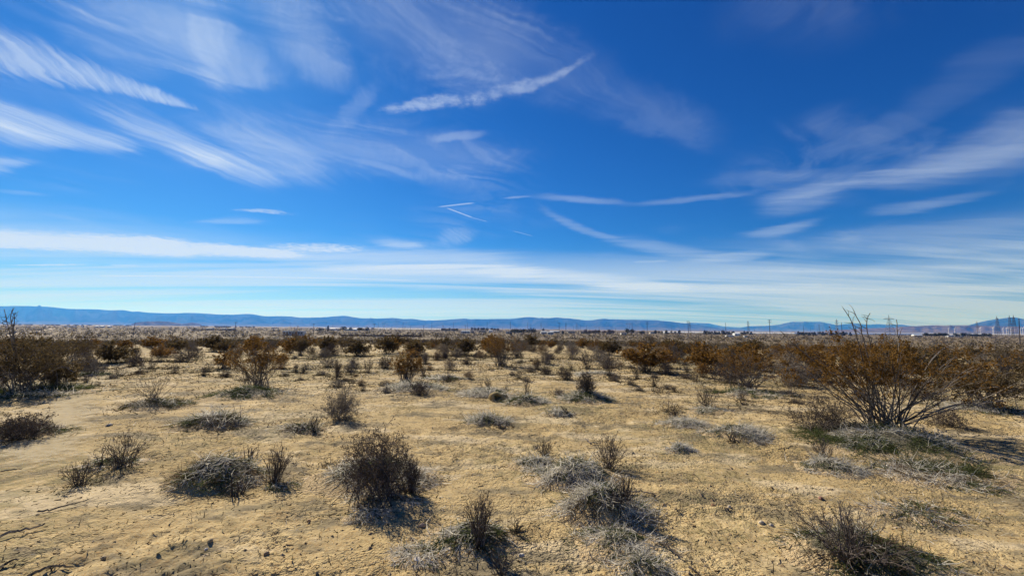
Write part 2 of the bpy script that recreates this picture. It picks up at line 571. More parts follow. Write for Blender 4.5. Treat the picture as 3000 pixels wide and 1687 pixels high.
def soil_material():
    m, nt, b = new_mat('desert_soil')
    geo = nt.nodes.new('ShaderNodeNewGeometry')
    pos = geo.outputs['Position']
    big = maprange(nt, noise(nt, pos, 0.30, 4.0, 0.65).outputs[0], 0.36, 0.66)
    med = maprange(nt, noise(nt, pos, 2.2, 5.0, 0.65).outputs[0], 0.44, 0.70)
    grit_shade = noise(nt, pos, 42.0, 2.0, 0.7).outputs[0]
    speck = maprange(nt, noise(nt, pos, 95.0, 1.0, 0.6).outputs[0], 0.60, 0.72)
    col = mixcol(nt, big, (0.402, 0.298, 0.140, 1), (0.518, 0.393, 0.200, 1))
    col = mixcol(nt, mth(nt, 'MULTIPLY', med, 0.85), col, (0.251, 0.185, 0.092, 1))
    col = mixcol(nt, maprange(nt, grit_shade, 0.50, 0.66, 0.0, 0.75), col, (0.311, 0.189, 0.072, 1))  # grain colour, with tiny litter and pebble shadows put into its dark specks
    col = mixcol(nt, mth(nt, 'MULTIPLY', speck, 0.35), col, (0.622, 0.516, 0.335, 1))
    crust = maprange(nt, noise(nt, mapping(nt, pos, rot=(0, 0, 0.5), scale=(1.0, 2.2, 1.0)), 0.55, 3.0, 0.6).outputs[0], 0.52, 0.60)
    col = mixcol(nt, mth(nt, 'MULTIPLY', crust, 0.6), col, (0.56, 0.455, 0.29, 1))
    duff = maprange(nt, noise(nt, mapping(nt, pos, loc=(7, 3, 0), rot=(0, 0, -0.4), scale=(1.0, 1.8, 1.0)), 0.8, 5.0, 0.72).outputs[0], 0.49, 0.61)
    col = mixcol(nt, mth(nt, 'MULTIPLY', duff, 0.80), col, (0.150, 0.125, 0.080, 1))
    # thin film of sprouting grass and litter in patches
    film = maprange(nt, noise(nt, pos, 0.16, 5.0, 0.7).outputs[0], 0.44, 0.62)
    film = mth(nt, 'MULTIPLY', film, maprange(nt, noise(nt, pos, 7.0, 2.0, 0.7).outputs[0], 0.38, 0.62))
    col = mixcol(nt, mth(nt, 'MULTIPLY', film, 0.75), col, (0.155, 0.137, 0.059, 1))
    # the plain: old brush cover seen from afar, with paler bare ground
    r = nt.nodes.new('ShaderNodeVectorMath'); r.operation = 'LENGTH'
    nt.links.new(pos, r.inputs[0])
    far = maprange(nt, r.outputs['Value'], 45.0, 260.0)
    brush = maprange(nt, noise(nt, mapping(nt, pos, scale=(0.012, 0.012, 0.0)), 1.0, 4.0, 0.72).outputs[0], 0.36, 0.64)
    clump = maprange(nt, noise(nt, mapping(nt, pos, scale=(0.22, 0.22, 0.0)), 1.0, 2.0, 0.7).outputs[0], 0.40, 0.62)
    fcol = mixcol(nt, clump, (0.245, 0.187, 0.112, 1), (0.119, 0.092, 0.052, 1))
    fcol = mixcol(nt, mth(nt, 'MULTIPLY', brush, 0.6), fcol, (0.151, 0.116, 0.070, 1))
    col = mixcol(nt, far, col, fcol)
    nt.links.new(col, b.inputs['Base Color'])
    b.inputs['Roughness'].default_value = 0.95
    b.inputs['Specular IOR Level'].default_value = 0.1
    bp = nt.nodes.new('ShaderNodeBump')
    wire(nt, bp.inputs['Strength'], mth(nt, 'MULTIPLY_ADD', maprange(nt, noise(nt, mapping(nt, pos, loc=(2, 9, 0)), 0.7, 3.0, 0.6).outputs[0], 0.40, 0.60), 0.75, 0.30))
    bp.inputs['Distance'].default_value = 0.028
    wire(nt, bp.inputs['Height'], mth(nt, 'ADD', grit_shade, mth(nt, 'MULTIPLY', noise(nt, pos, 14.0, 2.0, 0.65).outputs[0], 1.4)))
    nt.links.new(bp.outputs[0], b.inputs['Normal'])
    return m

SOIL = soil_material()

def duff_material():
    """rotting litter that covers a hummock and frays out into bare sand at its rim"""
    m, nt, b = new_mat('hummock_duff')
    geo = nt.nodes.new('ShaderNodeNewGeometry')
    pos = geo.outputs['Position']
    at = nt.nodes.new('ShaderNodeAttribute')
    at.attribute_name = 'tone'
    n1 = noise(nt, pos, 9.0, 5.0, 0.7).outputs[0]
    cover = maprange(nt, mth(nt, 'ADD', at.outputs['Fac'], mth(nt, 'MULTIPLY_ADD', n1, 1.3, -0.65)), 0.30, 0.55)
    grit_shade = noise(nt, pos, 42.0, 2.0, 0.7).outputs[0]
    sand = mixcol(nt, maprange(nt, grit_shade, 0.50, 0.66, 0.0, 0.75), (0.45, 0.340, 0.190, 1), (0.30, 0.19, 0.085, 1))  # rim sand carries the same painted speck shadows as the soil
    duff = mixcol(nt, maprange(nt, noise(nt, pos, 26.0, 3.0, 0.7).outputs[0], 0.35, 0.65), (0.050, 0.046, 0.028, 1), (0.175, 0.155, 0.105, 1))
    nt.links.new(mixcol(nt, cover, sand, duff), b.inputs['Base Color'])
    b.inputs['Roughness'].default_value = 0.95
    b.inputs['Specular IOR Level'].default_value = 0.1
    bp = nt.nodes.new('ShaderNodeBump')
    bp.inputs['Strength'].default_value = 1.0
    bp.inputs['Distance'].default_value = 0.03
    wire(nt, bp.inputs['Height'], mth(nt, 'ADD', grit_shade, n1))
    nt.links.new(bp.outputs[0], b.inputs['Normal'])
    return m
DUFF = duff_material()

# ------------------------------------------------------------------ the ground, one sheet to the horizon
def ring_grid():
    rr = np.concatenate(([0.0, 0.4, 0.8, 1.2, 1.6], np.geomspace(1.9, 20, 340), np.geomspace(20.4, 320, 150), np.geomspace(335, 29500, 66)))
    a_in = np.linspace(R_(-60), R_(60), 340)
    a_out = np.linspace(R_(60), R_(300), 62)[1:-1]
    aa = np.concatenate((a_in, a_out))
    Rm, Am = np.meshgrid(rr, aa, indexing='ij')
    X, Y = Rm * np.sin(Am), Rm * np.cos(Am)
    Z = land(X, Y) + clods(X, Y)
    V = np.stack((X, Y, Z), -1).reshape(-1, 3)
    nr, na = len(rr), len(aa)
    i = np.arange(nr - 1)[:, None]; j = np.arange(na)[None, :]
    j2 = (j + 1) % na
    F = np.stack((i * na + j, i * na + j2, (i + 1) * na + j2, (i + 1) * na + j), -1).reshape(-1, 4)[:, ::-1]
    return V, F

V, F = ring_grid()
structure(link('ground', mesh_np('ground', V, [F], smooth=True), SOIL))

# ------------------------------------------------------------------ mountains and hills
def rock_mat(name, c0, c1, scale):
    m, nt, b = new_mat(name)
    geo = nt.nodes.new('ShaderNodeNewGeometry')
    n1 = maprange(nt, noise(nt, geo.outputs['Position'], scale, 7.0, 0.65).outputs[0], 0.36, 0.66)
    sz = nt.nodes.new('ShaderNodeSeparateXYZ')
    nt.links.new(geo.outputs['Position'], sz.inputs[0])
    fan = mth(nt, 'MULTIPLY', maprange(nt, sz.outputs[2], 130.0, 15.0), maprange(nt, noise(nt, geo.outputs['Position'], scale * 2.3, 4.0, 0.6).outputs[0], 0.35, 0.6))
    col = mixcol(nt, n1, c0 + (1,), c1 + (1,))
    nt.links.new(mixcol(nt, mth(nt, 'MULTIPLY', fan, 0.8), col, (0.16, 0.125, 0.085, 1)), b.inputs['Base Color'])   # sandy fans at the foot
    b.inputs['Roughness'].default_value = 1.0
    b.inputs['Specular IOR Level'].default_value = 0.0
    return m

M_FAR = rock_mat('far_mountain_rock', (0.004, 0.005, 0.006), (0.055, 0.048, 0.038), 0.0010)
M_NEAR = rock_mat('brown_hill_rock', (0.05, 0.036, 0.026), (0.17, 0.12, 0.085), 0.0035)
M_DARK = rock_mat('dark_hill_rock', (0.03, 0.03, 0.022), (0.07, 0.065, 0.045), 0.004)

def ridge(name, prof, depth, apron, mat, seed, rough=1.0, apron_h=0.10, n=420):
    """a range whose crest follows a profile of bearings; foot, spurs and a back slope are real ground"""
    xs = np.array([p[0] for p in prof], float); ys = np.array([p[1] for p in prof], float)
    px = np.linspace(xs[0], xs[-1], n)
    py = np.interp(px, xs, ys) 
    ker = np.array((1, 2, 3, 2, 1)) / 9.0
    py = np.convolve(np.pad(py, 2, mode='edge'), ker, 'valid')
    py = py + rough * 1.1 * (fbm(px / 17.0, px * 0, seed, 3) - 0.5)
    crest = np.array([ray(a, b) for a, b in zip(px, py)])
    rows = 26
    back = 6
    V = np.zeros((n, rows + back, 3))
    tt = np.linspace(0, 1, rows)
    for k in range(rows):
        t = tt[k]
        dep = depth - apron * (1 - t)
        P = crest * dep
        H = np.maximum(EYE + crest[:, 2] * depth + 9.0, 2.0)
        prof_h = apron_h * t + (1 - apron_h) * np.clip((t - 0.35) / 0.65, 0, 1) ** 1.35
        spur = fbm(px / 26.0 + 0.35 * t, px * 0 + t * 1.5, seed + 7, 4) - 0.5
        mod = 1 + 2.3 * spur * np.sin(math.pi * np.clip((t - 0.3) / 0.7, 0, 1))
        V[:, k, 0] = P[:, 0] ; V[:, k, 1] = dep
        V[:, k, 2] = -8.9 + H * prof_h * mod
    for k in range(back):
        t = (k + 1) / back
        dep = depth + apron * 0.5 * t
        P = crest * dep
        H = np.maximum(EYE + crest[:, 2] * depth + 9.0, 2.0)
        V[:, rows + k, 0] = P[:, 0]; V[:, rows + k, 1] = dep
        V[:, rows + k, 2] = -9.5 + H * (1 - t)
    m = rows + back
    i = np.arange(n - 1)[:, None]; j = np.arange(m - 1)[None, :]
    F = np.stack((i * m + j, (i + 1) * m + j, (i + 1) * m + j + 1, i * m + j + 1), -1).reshape(-1, 4)
    return structure(link(name, mesh_np(name, V.reshape(-1, 3), [F], smooth=True), mat))

ridge('mountain_range', [(-1250, 916), (-500, 905), (-200, 899), (0, 896.5), (72, 896), (144, 898.5), (204, 905), (287, 906), (324, 909), (361, 908), (388, 913), (404, 912),
    (437, 916), (500, 918), (562, 916), (655, 922), (680, 922), (731, 919), (776, 926.5), (818, 925.5), (859, 927), (878, 930.5), (942, 929.5),
    (1000, 925), (1010, 924), (1054, 932), (1109, 933), (1151, 931), (1184, 935), (1204, 933), (1243, 938.6), (1281, 938), (1363, 933), (1378, 935),
    (1446, 934), (1500, 934), (1541, 928.5), (1558, 928.5), (1583, 932), (1609, 932), (1628, 929.5), (1694, 935), (1713, 938.6), (1731, 938.6),
    (1762, 933.4), (1830, 936), (1867, 936), (1927, 938), (2000, 946), (2060, 954), (2120, 962), (2180, 968)], 18000, 5200, M_FAR, 3, n=640)
ridge('mountain', [(1950, 966), (2000, 948), (2025, 944.6), (2078, 947), (2116, 955.7), (2165, 960), (2240, 967)], 26000, 4000, M_FAR, 13, n=160)
ridge('mountain', [(2130, 966), (2165, 960.5), (2194, 955), (2250, 954), (2287, 950), (2320, 942.5), (2404, 942.5), (2437, 949), (2452, 952), (2500, 947),
    (2543, 951), (2572, 949), (2597, 951), (2640, 950), (2665, 954), (2740, 962), (2800, 968)], 23000, 4500, M_FAR, 23, n=260)
ridge('mountain', [(2790, 972), (2834, 954), (2845, 951), (2869, 944), (2898, 938), (2962, 929.5), (2974, 928.5), (3000, 935), (3120, 945), (3300, 958), (3700, 962), (4300, 980)], 17000, 4000, M_FAR, 33, n=220)
ridge('hills', [(2380, 972), (2500, 964), (2560, 961), (2620, 959), (2665, 955), (2712, 954.7), (2727, 952.4), (2787, 953.8), (2834, 952.4), (2900, 955), (3000, 956), (3200, 958), (3800, 966), (4400, 985)], 9500, 2600, M_NEAR, 43, rough=1.5, n=260)
ridge('hill', [(385, 949), (400, 944), (430, 942), (465, 940.5), (490, 941.5), (515, 945), (530, 948)], 7000, 700, M_DARK, 53, n=80)
ridge('hill', [(530, 949), (545, 947.5), (562, 944.5), (575, 946), (590, 950)], 7500, 600, M_DARK, 63, n=60)

# ------------------------------------------------------------------ plant growing
UP = np.array((0, 0, 1.0))

def unit(v):
    return v / np.maximum(np.linalg.norm(v, axis=-1, keepdims=True), 1e-9)

def tubes(P, R, sides=3):
    """n polylines of K points -> one mesh of thin tapering tubes"""
    n, K, _ = P.shape
    T = np.gradient(P, axis=1)
    T = unit(T)
    ref = np.where(np.abs(T[..., 2:3]) < 0.8, np.array((0, 0, 1.0)), np.array((1.0, 0, 0)))
    U = unit(np.cross(T, ref))
    W = np.cross(T, U)
    ang = 2 * math.pi * np.arange(sides) / sides
    V = P[:, :, None, :] + R[:, :, None, None] * (np.cos(ang)[None, None, :, None] * U[:, :, None, :] + np.sin(ang)[None, None, :, None] * W[:, :, None, :])
    V = V.reshape(-1, 3)
    i = np.arange(n)[:, None, None]; k = np.arange(K - 1)[None, :, None]; s = np.arange(sides)[None, None, :]
    s2 = (s + 1) % sides
    b = i * K * sides
    F = np.stack((b + k * sides + s, b + k * sides + s2, b + (k + 1) * sides + s2, b + (k + 1) * sides + s), -1).reshape(-1, 4)
    return V, F

def ribbons(P, W, rng):
    n, K, _ = P.shape
    T = unit(np.gradient(P, axis=1))
    side = unit(np.cross(T, unit(rng.normal(size=(n, 1, 3)))))
    taper = np.linspace(1, 0.15, K)[None, :, None]
    A = P - side * W[:, None, None] * taper
    B = P + side * W[:, None, None] * taper
    V = np.stack((A, B), 2).reshape(-1, 3)
    i = np.arange(n)[:, None]; k = np.arange(K - 1)[None, :]
    b = i * K * 2 + k * 2
    F = np.stack((b, b + 1, b + 3, b + 2), -1).reshape(-1, 4)
    return V, F

def leaves(C, S, rng, droop=0.0):
    n = len(C)
    a = unit(rng.normal(size=(n, 3)) + UP * 0.35)
    b = unit(np.cross(a, rng.normal(size=(n, 3))))
    S = S[:, None]
    V = np.stack((C - a * S, C + b * S * 0.55, C + a * S, C - b * S * 0.55), 1).reshape(-1, 3)
    F = (np.arange(n) * 4)[:, None] + np.arange(4)[None, :]
    return V, F

def creep(rng, base, d, L, K, wob, trop):
    n = len(base)
    P = np.zeros((n, K, 3))
    P[:, 0] = base
    step = (L / (K - 1))[:, None]
    d = unit(d)
    for k in range(1, K):
        d = unit(d + wob * rng.normal(size=(n, 3)) + trop * UP)
        P[:, k] = P[:, k - 1] + d * step
    return P

def sprout(rng, P, R, L, root, m, t0, t1, spread, lf, K, wob, trop, rf=0.6):
    """m side shoots for each of the polylines P"""
    n, K0, _ = P.shape
    idx = np.repeat(np.arange(n), m)
    t = rng.uniform(t0, t1, len(idx)) * (K0 - 1)
    k = np.minimum(t.astype(int), K0 - 2)
    f = (t - k)[:, None]
    base = P[idx, k] * (1 - f) + P[idx, k + 1] * f
    d = unit(P[idx, k + 1] - P[idx, k])
    d = unit(d + spread * rng.normal(size=d.shape))
    Lc = L[idx] * lf * rng.uniform(0.5, 1.15, len(idx)) * (1.15 - 0.5 * t / (K0 - 1))
    r0 = R[idx, k] * rf
    Pc = creep(rng, base, d, Lc, K, wob, trop)
    Rc = np.maximum(r0[:, None] * np.linspace(1, 0.35, K)[None, :], 0.0011)
    return Pc, Rc, Lc, root[idx]

# what each kind of shrub is made of.  lv = side-shoot levels (count, from, to, spread, length, points, wobble, tropism)
KINDS = {
    'creosote': dict(n=52, tilt=1.0, top=0.40, rad=0.0085, K=7, bow=0.10, wob=0.05, spread=0.13,
        lv=[(4, .30, .95, .42, .40, 4, .16, .05), (4, .35, 1.0, .55, .42, 3, .20, .05)], leaf=(10, 0.015, 0.42), st=('stem_a', 'leaf_a')),
    'creosote_big': dict(n=64, tilt=1.0, top=0.42, rad=0.0085, K=8, bow=0.10, wob=0.045, spread=0.10,
        lv=[(4, .40, .95, .38, .36, 4, .15, .05), (5, .35, 1.0, .5, .42, 3, .20, .05)], leaf=(17, 0.015, 0.42), st=('stem_a', 'leaf_a')),
    'creosote_dark': dict(n=64, tilt=1.0, top=0.40, rad=0.0080, K=6, bow=0.10, wob=0.05, spread=0.20,
        lv=[(4, .3, .95, .45, .42, 4, .16, .05), (4, .35, 1.0, .6, .42, 3, .20, .05)], leaf=(10, 0.016, 0.16), st=('stem_a', 'leaf_b')),
    'grey': dict(n=72, tilt=1.0, top=0.10, rad=0.0040, K=5, bow=0.04, wob=0.06, spread=0.34,
        lv=[(5, .2, .95, .50, .40, 3, .20, .10), (4, .3, 1.0, .65, .45, 3, .20, .05)], leaf=(2, 0.009, 0.10), st=('stem_b', 'leaf_c')),
    'dark': dict(n=84, tilt=1.0, top=0.06, rad=0.0042, K=5, bow=0.04, wob=0.07, spread=0.42,
        lv=[(6, .15, .95, .50, .40, 3, .22, .08), (3, .3, 1.0, .65, .45, 3, .22, .05)], leaf=(2, 0.009, 0.10), st=('stem_c', 'leaf_d')),
    'dead': dict(n=38, tilt=1.0, top=0.20, rad=0.0065, K=6, bow=0.06, wob=0.08, spread=0.09,
        lv=[(5, .25, .95, .50, .42, 4, .20, .08), (4, .3, 1.0, .6, .45, 3, .22, .05)], leaf=None, st=('stem_c', None)),
    'fan': dict(n=36, tilt=1.0, top=0.45, rad=0.0048, K=5, bow=0.05, wob=0.06, spread=0.16,
        lv=[(4, .25, .95, .38, .42, 3, .18, .12), (3, .4, 1.0, .5, .45, 3, .2, .1)], leaf=None, st=('stem_c', None)),
    'sparse': dict(n=8, tilt=1.0, top=0.35, rad=0.0065, K=6, bow=0.05, wob=0.12, spread=0.06,
        lv=[(4, .3, .95, .6, .40, 4, .22, .08), (3, .3, 1.0, .6, .45, 3, .22, .05)], leaf=None, st=('stem_c', None)),
    'tan': dict(n=130, tilt=1.0, top=0.25, rad=0.0034, K=4, bow=0.04, wob=0.05, spread=0.36,
        lv=[(5, .45, 1.0, .45, .30, 3, .15, .12)], leaf=(5, 0.010, 0.30), st=('stem_d', 'leaf_e')),
    'rust': dict(n=90, tilt=1.0, top=0.30, rad=0.004, K=4, bow=0.04, wob=0.05, spread=0.30,
        lv=[(5, .35, 1.0, .5, .36, 3, .16, .12)], leaf=(8, 0.013, 0.35), st=('stem_a', 'leaf_f')),
    'stump': dict(n=14, tilt=1.0, top=0.40, rad=0.013, K=4, bow=0.0, wob=0.10, spread=0.34,
        lv=[(2, .4, 1.0, .7, .40, 3, .3, .05)], leaf=None, st=('stem_e', None)),
}

M = {}
M['stem_a'] = toned('creosote_bark', (0.06, 0.048, 0.04), (0.27, 0.235, 0.2))
M['stem_b'] = toned('grey_twig', (0.1, 0.082, 0.066), (0.3, 0.255, 0.215))
M['stem_c'] = toned('dark_twig', (0.042, 0.033, 0.027), (0.21, 0.17, 0.142))
M['stem_d'] = toned('tan_twig', (0.12, 0.085, 0.055), (0.3, 0.23, 0.15))
M['stem_e'] = toned('dead_wood', (0.05, 0.038, 0.03), (0.17, 0.14, 0.115))
M['leaf_a'] = toned('rusty_creosote_leaf', (0.085, 0.046, 0.012), (0.3, 0.158, 0.032), trans=0.40)
M['leaf_b'] = toned('brown_creosote_leaf', (0.06, 0.045, 0.021), (0.19, 0.13, 0.055), trans=0.35)
M['leaf_c'] = toned('grey_leaf', (0.12, 0.105, 0.08), (0.26, 0.23, 0.18), trans=0.3)
M['leaf_d'] = toned('dull_brown_leaf', (0.05, 0.036, 0.027), (0.12, 0.09, 0.068), trans=0.3)
M['leaf_e'] = toned('tan_seed_head', (0.24, 0.175, 0.1), (0.38, 0.29, 0.18), trans=0.35)
M['leaf_f'] = toned('orange_leaf', (0.14, 0.068, 0.013), (0.31, 0.16, 0.032), trans=0.4)
M['straw'] = toned('dry_grass', (0.28, 0.255, 0.2), (0.84, 0.785, 0.67), trans=0.45, objvar=0.15)
M['green'] = toned('green_grass', (0.042, 0.052, 0.018), (0.115, 0.135, 0.05), trans=0.40, objvar=0.2)
M['olive'] = toned('olive_litter', (0.060, 0.055, 0.028), (0.19, 0.175, 0.095), trans=0.25, objvar=0.1)
M['brown'] = toned('brown_litter', (0.05, 0.034, 0.019), (0.17, 0.118, 0.064), trans=0.2, objvar=0.15)

def grow(kind, W, H, seed, detail=1.0, lean=(0, 0), leaf_from=None):
    """stems reach for points on a dome W wide and H high; side shoots fill the crown"""
    k = KINDS[kind]
    rng = np.random.default_rng(seed)
    n = max(4, int(k['n'] * (0.6 + 0.4 * detail)))
    u = rng.uniform(0, 1, n) ** 0.55 * k['tilt']
    az = rng.uniform(0, 2 * math.pi, n)
    rr = rng.uniform(0.78, 1.05, n)
    rad = u * W * 0.50 * rr
    hh = H * (k['top'] + (0.98 - k['top']) * np.sqrt(np.clip(1 - u * u, 0, 1))) * rng.uniform(0.80, 1.02, n)
    T = np.stack((rad * np.cos(az) + lean[0] * hh, rad * np.sin(az) + lean[1] * hh, hh), -1)
    B = np.stack((rng.normal(size=n) * k['spread'] * W * 0.45, rng.normal(size=n) * k['spread'] * W * 0.45, np.full(n, -0.03)), -1)
    C = B + (T - B) * 0.45 + UP * (k['bow'] * rad)[:, None] * 1.0 - unit(T * np.array((1, 1, 0.0)) + 1e-6) * (k['bow'] * rad)[:, None]
    K = k['K']
    t = np.linspace(0, 1, K)[None, :, None]
    P = (1 - t) ** 2 * B[:, None] + 2 * t * (1 - t) * C[:, None] + t * t * T[:, None]
    L = np.linalg.norm(T - B, axis=1)
    jit = rng.normal(size=P.shape) * k['wob'] * L[:, None, None] * 0.35
    jit[:, 0] = 0
    P = P + jit
    R = k['rad'] * (0.6 + 0.4 * min(H / 0.8, 1.6)) * rng.uniform(0.6, 1.25, n)[:, None] * np.linspace(1, 0.30, K)[None, :]
    root = np.arange(n)
    levels = [(P, R, L, root)]
    for (m, a, b, sp, lf, kk, wob, tr) in k['lv']:
        m = max(1, int(round(m * (0.5 + 0.5 * detail))))
        Pp, Rp, Lp, rp = levels[-1]
        levels.append(sprout(rng, Pp, Rp, Lp, rp, m, a, b, sp, lf, kk, wob, tr))
    lf = None
    if k['leaf']:
        per, size, frm = k['leaf']
        frm = frm if leaf_from is None else leaf_from
        Pp, Rp, Lp, rp = levels[-1]
        per = max(1, int(round(per * (0.4 + 0.6 * detail))))
        idx = np.repeat(np.arange(len(Pp)), per)
        Kp = Pp.shape[1]
        tt = rng.uniform(0.15, 1.0, len(idx)) * (Kp - 1)
        kk = np.minimum(tt.astype(int), Kp - 2)
        f = (tt - kk)[:, None]
        Cc = Pp[idx, kk] * (1 - f) + Pp[idx, kk + 1] * f + rng.normal(size=(len(idx), 3)) * size * 1.2
        keep = Cc[:, 2] > H * frm * rng.uniform(0.6, 1.5, len(Cc))
        Cc = Cc[keep]
        S = size * rng.uniform(0.6, 1.4, len(Cc)) * (1.0 + 0.8 * max(0.0, 1 - detail))
        lf = (Cc, S)
    return levels, lf

def levels_mesh(name, levels, sel=None, seed=0):
    rng = np.random.default_rng(seed + 99)
    Vs, Fs, Ts, off = [], [], [], 0
    for li, (P, R, L, root) in enumerate(levels):
        if sel is not None:
            q = root == sel
            P, R = P[q], R[q]
        if not len(P):
            continue
        V, F = tubes(P, R, 4 if (li == 0 and sel is not None) else 3)
        per = len(V) // len(P)
        Ts.append(np.repeat(np.clip(rng.beta(1.3, 1.7, len(P)), 0, 1), per))
        Vs.append(V); Fs.append(F + off); off += len(V)
    return mesh_np(name, np.concatenate(Vs), [np.concatenate(Fs)], np.concatenate(Ts))

def leaf_mesh(name, lf, seed):
    rng = np.random.default_rng(seed + 7)
    V, F = leaves(lf[0], lf[1], rng)
    t = np.repeat(np.clip(rng.beta(1.5, 1.8, len(lf[0])), 0, 1), 4)
    return mesh_np(name, V, [F], t)

SHRUB_NAMES = {'creosote_big': 'creosote_bush', 'creosote': 'creosote_bush', 'creosote_dark': 'creosote_bush', 'grey': 'grey_shrub', 'dark': 'dark_shrub', 'dead': 'dead_shrub', 'fan': 'twiggy_shrub',
               'sparse': 'bare_shrub', 'tan': 'tan_bush', 'rust': 'orange_bush', 'stump': 'shrub_stump'}
SHRUB_GROUPS = {'creosote_big': 'creosote bushes', 'creosote': 'creosote bushes', 'creosote_dark': 'creosote bushes', 'grey': 'grey shrubs', 'dark': 'dark twiggy shrubs', 'dead': 'dead shrubs', 'fan': 'small upright twiggy shrubs',
                'sparse': 'bare leafless shrubs', 'tan': 'round tan bushes', 'rust': 'orange bushes', 'stump': 'shrub stumps'}

def make_shrub(kind, loc, W, H, seed, label, split=False, detail=1.0, lean=(0, 0), extra=None, rotz=0.0):
    levels, lf = grow(kind, W, H, seed, detail, lean)
    thick = max(1.0, loc[1] / 9.0)
    levels = [(a, np.maximum(b, 0.0013 * thick), l, r) for a, b, l, r in levels]
    if extra is not None:
        levels = levels + extra
    e = empty(SHRUB_NAMES[kind], loc, rotz)
    tag(e, label, 'shrub', SHRUB_GROUPS[kind])
    sm, lm = KINDS[kind]['st']
    if split:
        for r in np.unique(levels[0][3]):
            link('stem', levels_mesh('stem', levels, r, seed + int(r)), M[sm], e)
    else:
        stuff(link('branches', levels_mesh('branches', levels, None, seed), M[sm], e))
    if lf is not None and len(lf[0]):
        stuff(link('foliage', leaf_mesh('foliage', lf, seed), M[lm], e))
    return e

# ------------------------------------------------------------------ hummocks of dry grass
MOUNDS = []                                        # (x, y, rx, ry, h)
def mound_z(x, y):
    z = 0.0
    for (mx, my, rx, ry, h) in MOUNDS:
        q = ((x - mx) / rx) ** 2 + ((y - my) / ry) ** 2
        z = max(z, h * float(np.exp(-1.6 * q)) * (1 if q < 2.2 else 0))
    return z

def make_mound(px, py, hw, h, label, straw, green, seed, length=0.17, aspect=0.75, brown=0.0, flow=(0, -0.15)):
    c = ground(px, py)
    k = c[1] / FPX
    rx = hw * k; ry = rx * aspect
    MOUNDS.append((c[0], c[1], rx, ry, h))
    rng = np.random.default_rng(seed)
    # soil
    nr, na = 14, 36
    q = np.linspace(0, 1.45, nr)[:, None]; a = np.linspace(0, 2 * math.pi, na, endpoint=False)[None, :]
    wob = 1 + 0.22 * (fbm(np.cos(a) * 1.5 + seed, np.sin(a) * 1.5, seed, 3) - 0.5) * 2
    X = q * rx * np.cos(a) * wob; Y = q * ry * np.sin(a) * wob
    Z = h * np.exp(-1.6 * q * q) + (land(c[0] + X, c[1] + Y) - c[2]) + 0.03 * (fbm((c[0] + X) * 6, (c[1] + Y) * 6, 9, 3) - 0.5) - 0.03 * sstep(0.95, 1.45, q)
    V = np.stack((X, Y, Z), -1).reshape(-1, 3)
    i = np.arange(nr - 1)[:, None]; j = np.arange(na)[None, :]; j2 = (j + 1) % na
    F = np.stack((i * na + j, (i + 1) * na + j, (i + 1) * na + j2, i * na + j2), -1).reshape(-1, 4)
    tn = (np.clip(1.05 - q / 1.25, 0, 1) + 0 * a).reshape(-1) * min(1.0, 0.45 + h * 4)
    o = link('grass_hummock', mesh_np('grass_hummock', V, [F], tn, smooth=True), DUFF, loc=c)
    tag(o, label, 'grass mound', 'grass hummocks')
    # blades lie down the sides of the hummock
    def blades(n, name, mat, mean_l, wid, cl):
        if n < 1: return
        uq = np.sqrt(rng.uniform(0, 1, n)) * 1.12 * (0.75 + 0.5 * rng.uniform(0, 1, n) ** 2)
        aa = rng.uniform(0, 2 * math.pi, n)
        keep = fbm(np.cos(aa) * uq * 2.2 + cl, np.sin(aa) * uq * 2.2 - cl, seed + 3, 3) > (0.40 + 0.13 * uq)
        uq, aa = uq[keep], aa[keep]
        m = len(uq)
        bx, by = uq * rx * np.cos(aa), uq * ry * np.sin(aa)
        bz = h * np.exp(-1.6 * uq * uq) + (land(c[0] + bx, c[1] + by) - c[2]) - 0.01
        B = np.stack((bx, by, bz), -1)
        d = np.stack((np.cos(aa) * 0.8 + flow[0], np.sin(aa) * 0.8 + flow[1], np.full(m, 0.35)), -1) + rng.normal(size=(m, 3)) * 0.55
        d[:, 2] = np.abs(d[:, 2])
        L = mean_l * rng.uniform(0.45, 1.4, m)
        K = 4 if c[1] < 6.5 else 3
        P = creep(rng, B, d, L, K, 0.42, -0.30)
        gz = h * np.exp(-1.6 * ((P[..., 0] / rx) ** 2 + (P[..., 1] / ry) ** 2)) + (land(c[0] + P[..., 0], c[1] + P[..., 1]) - c[2]) + 0.006
        P[..., 2] = np.maximum(P[..., 2], gz)
        V, F = ribbons(P, wid * rng.uniform(0.6, 1.4, m), rng)
        t = np.repeat(np.clip(rng.beta(1.6, 1.6, m), 0, 1), 2 * K)
        stuff(link(name, mesh_np(name, V, [F], t), M[mat], o))
    dens = min(9000, 2300 * rx * ry * math.pi + 260)
    blades(int(dens * straw * 1.15), 'dry_grass', 'straw', length * 0.85, 0.0034 * max(1, c[1] / 8), 5.0)
    blades(int(dens * (green + 0.25)), 'green_grass', 'green', length * 0.75, 0.0036 * max(1, c[1] / 8), 15.0)
    blades(int(dens * brown), 'litter', 'brown', length * 0.8, 0.0026 * max(1, c[1] / 8), 25.0)
    return o

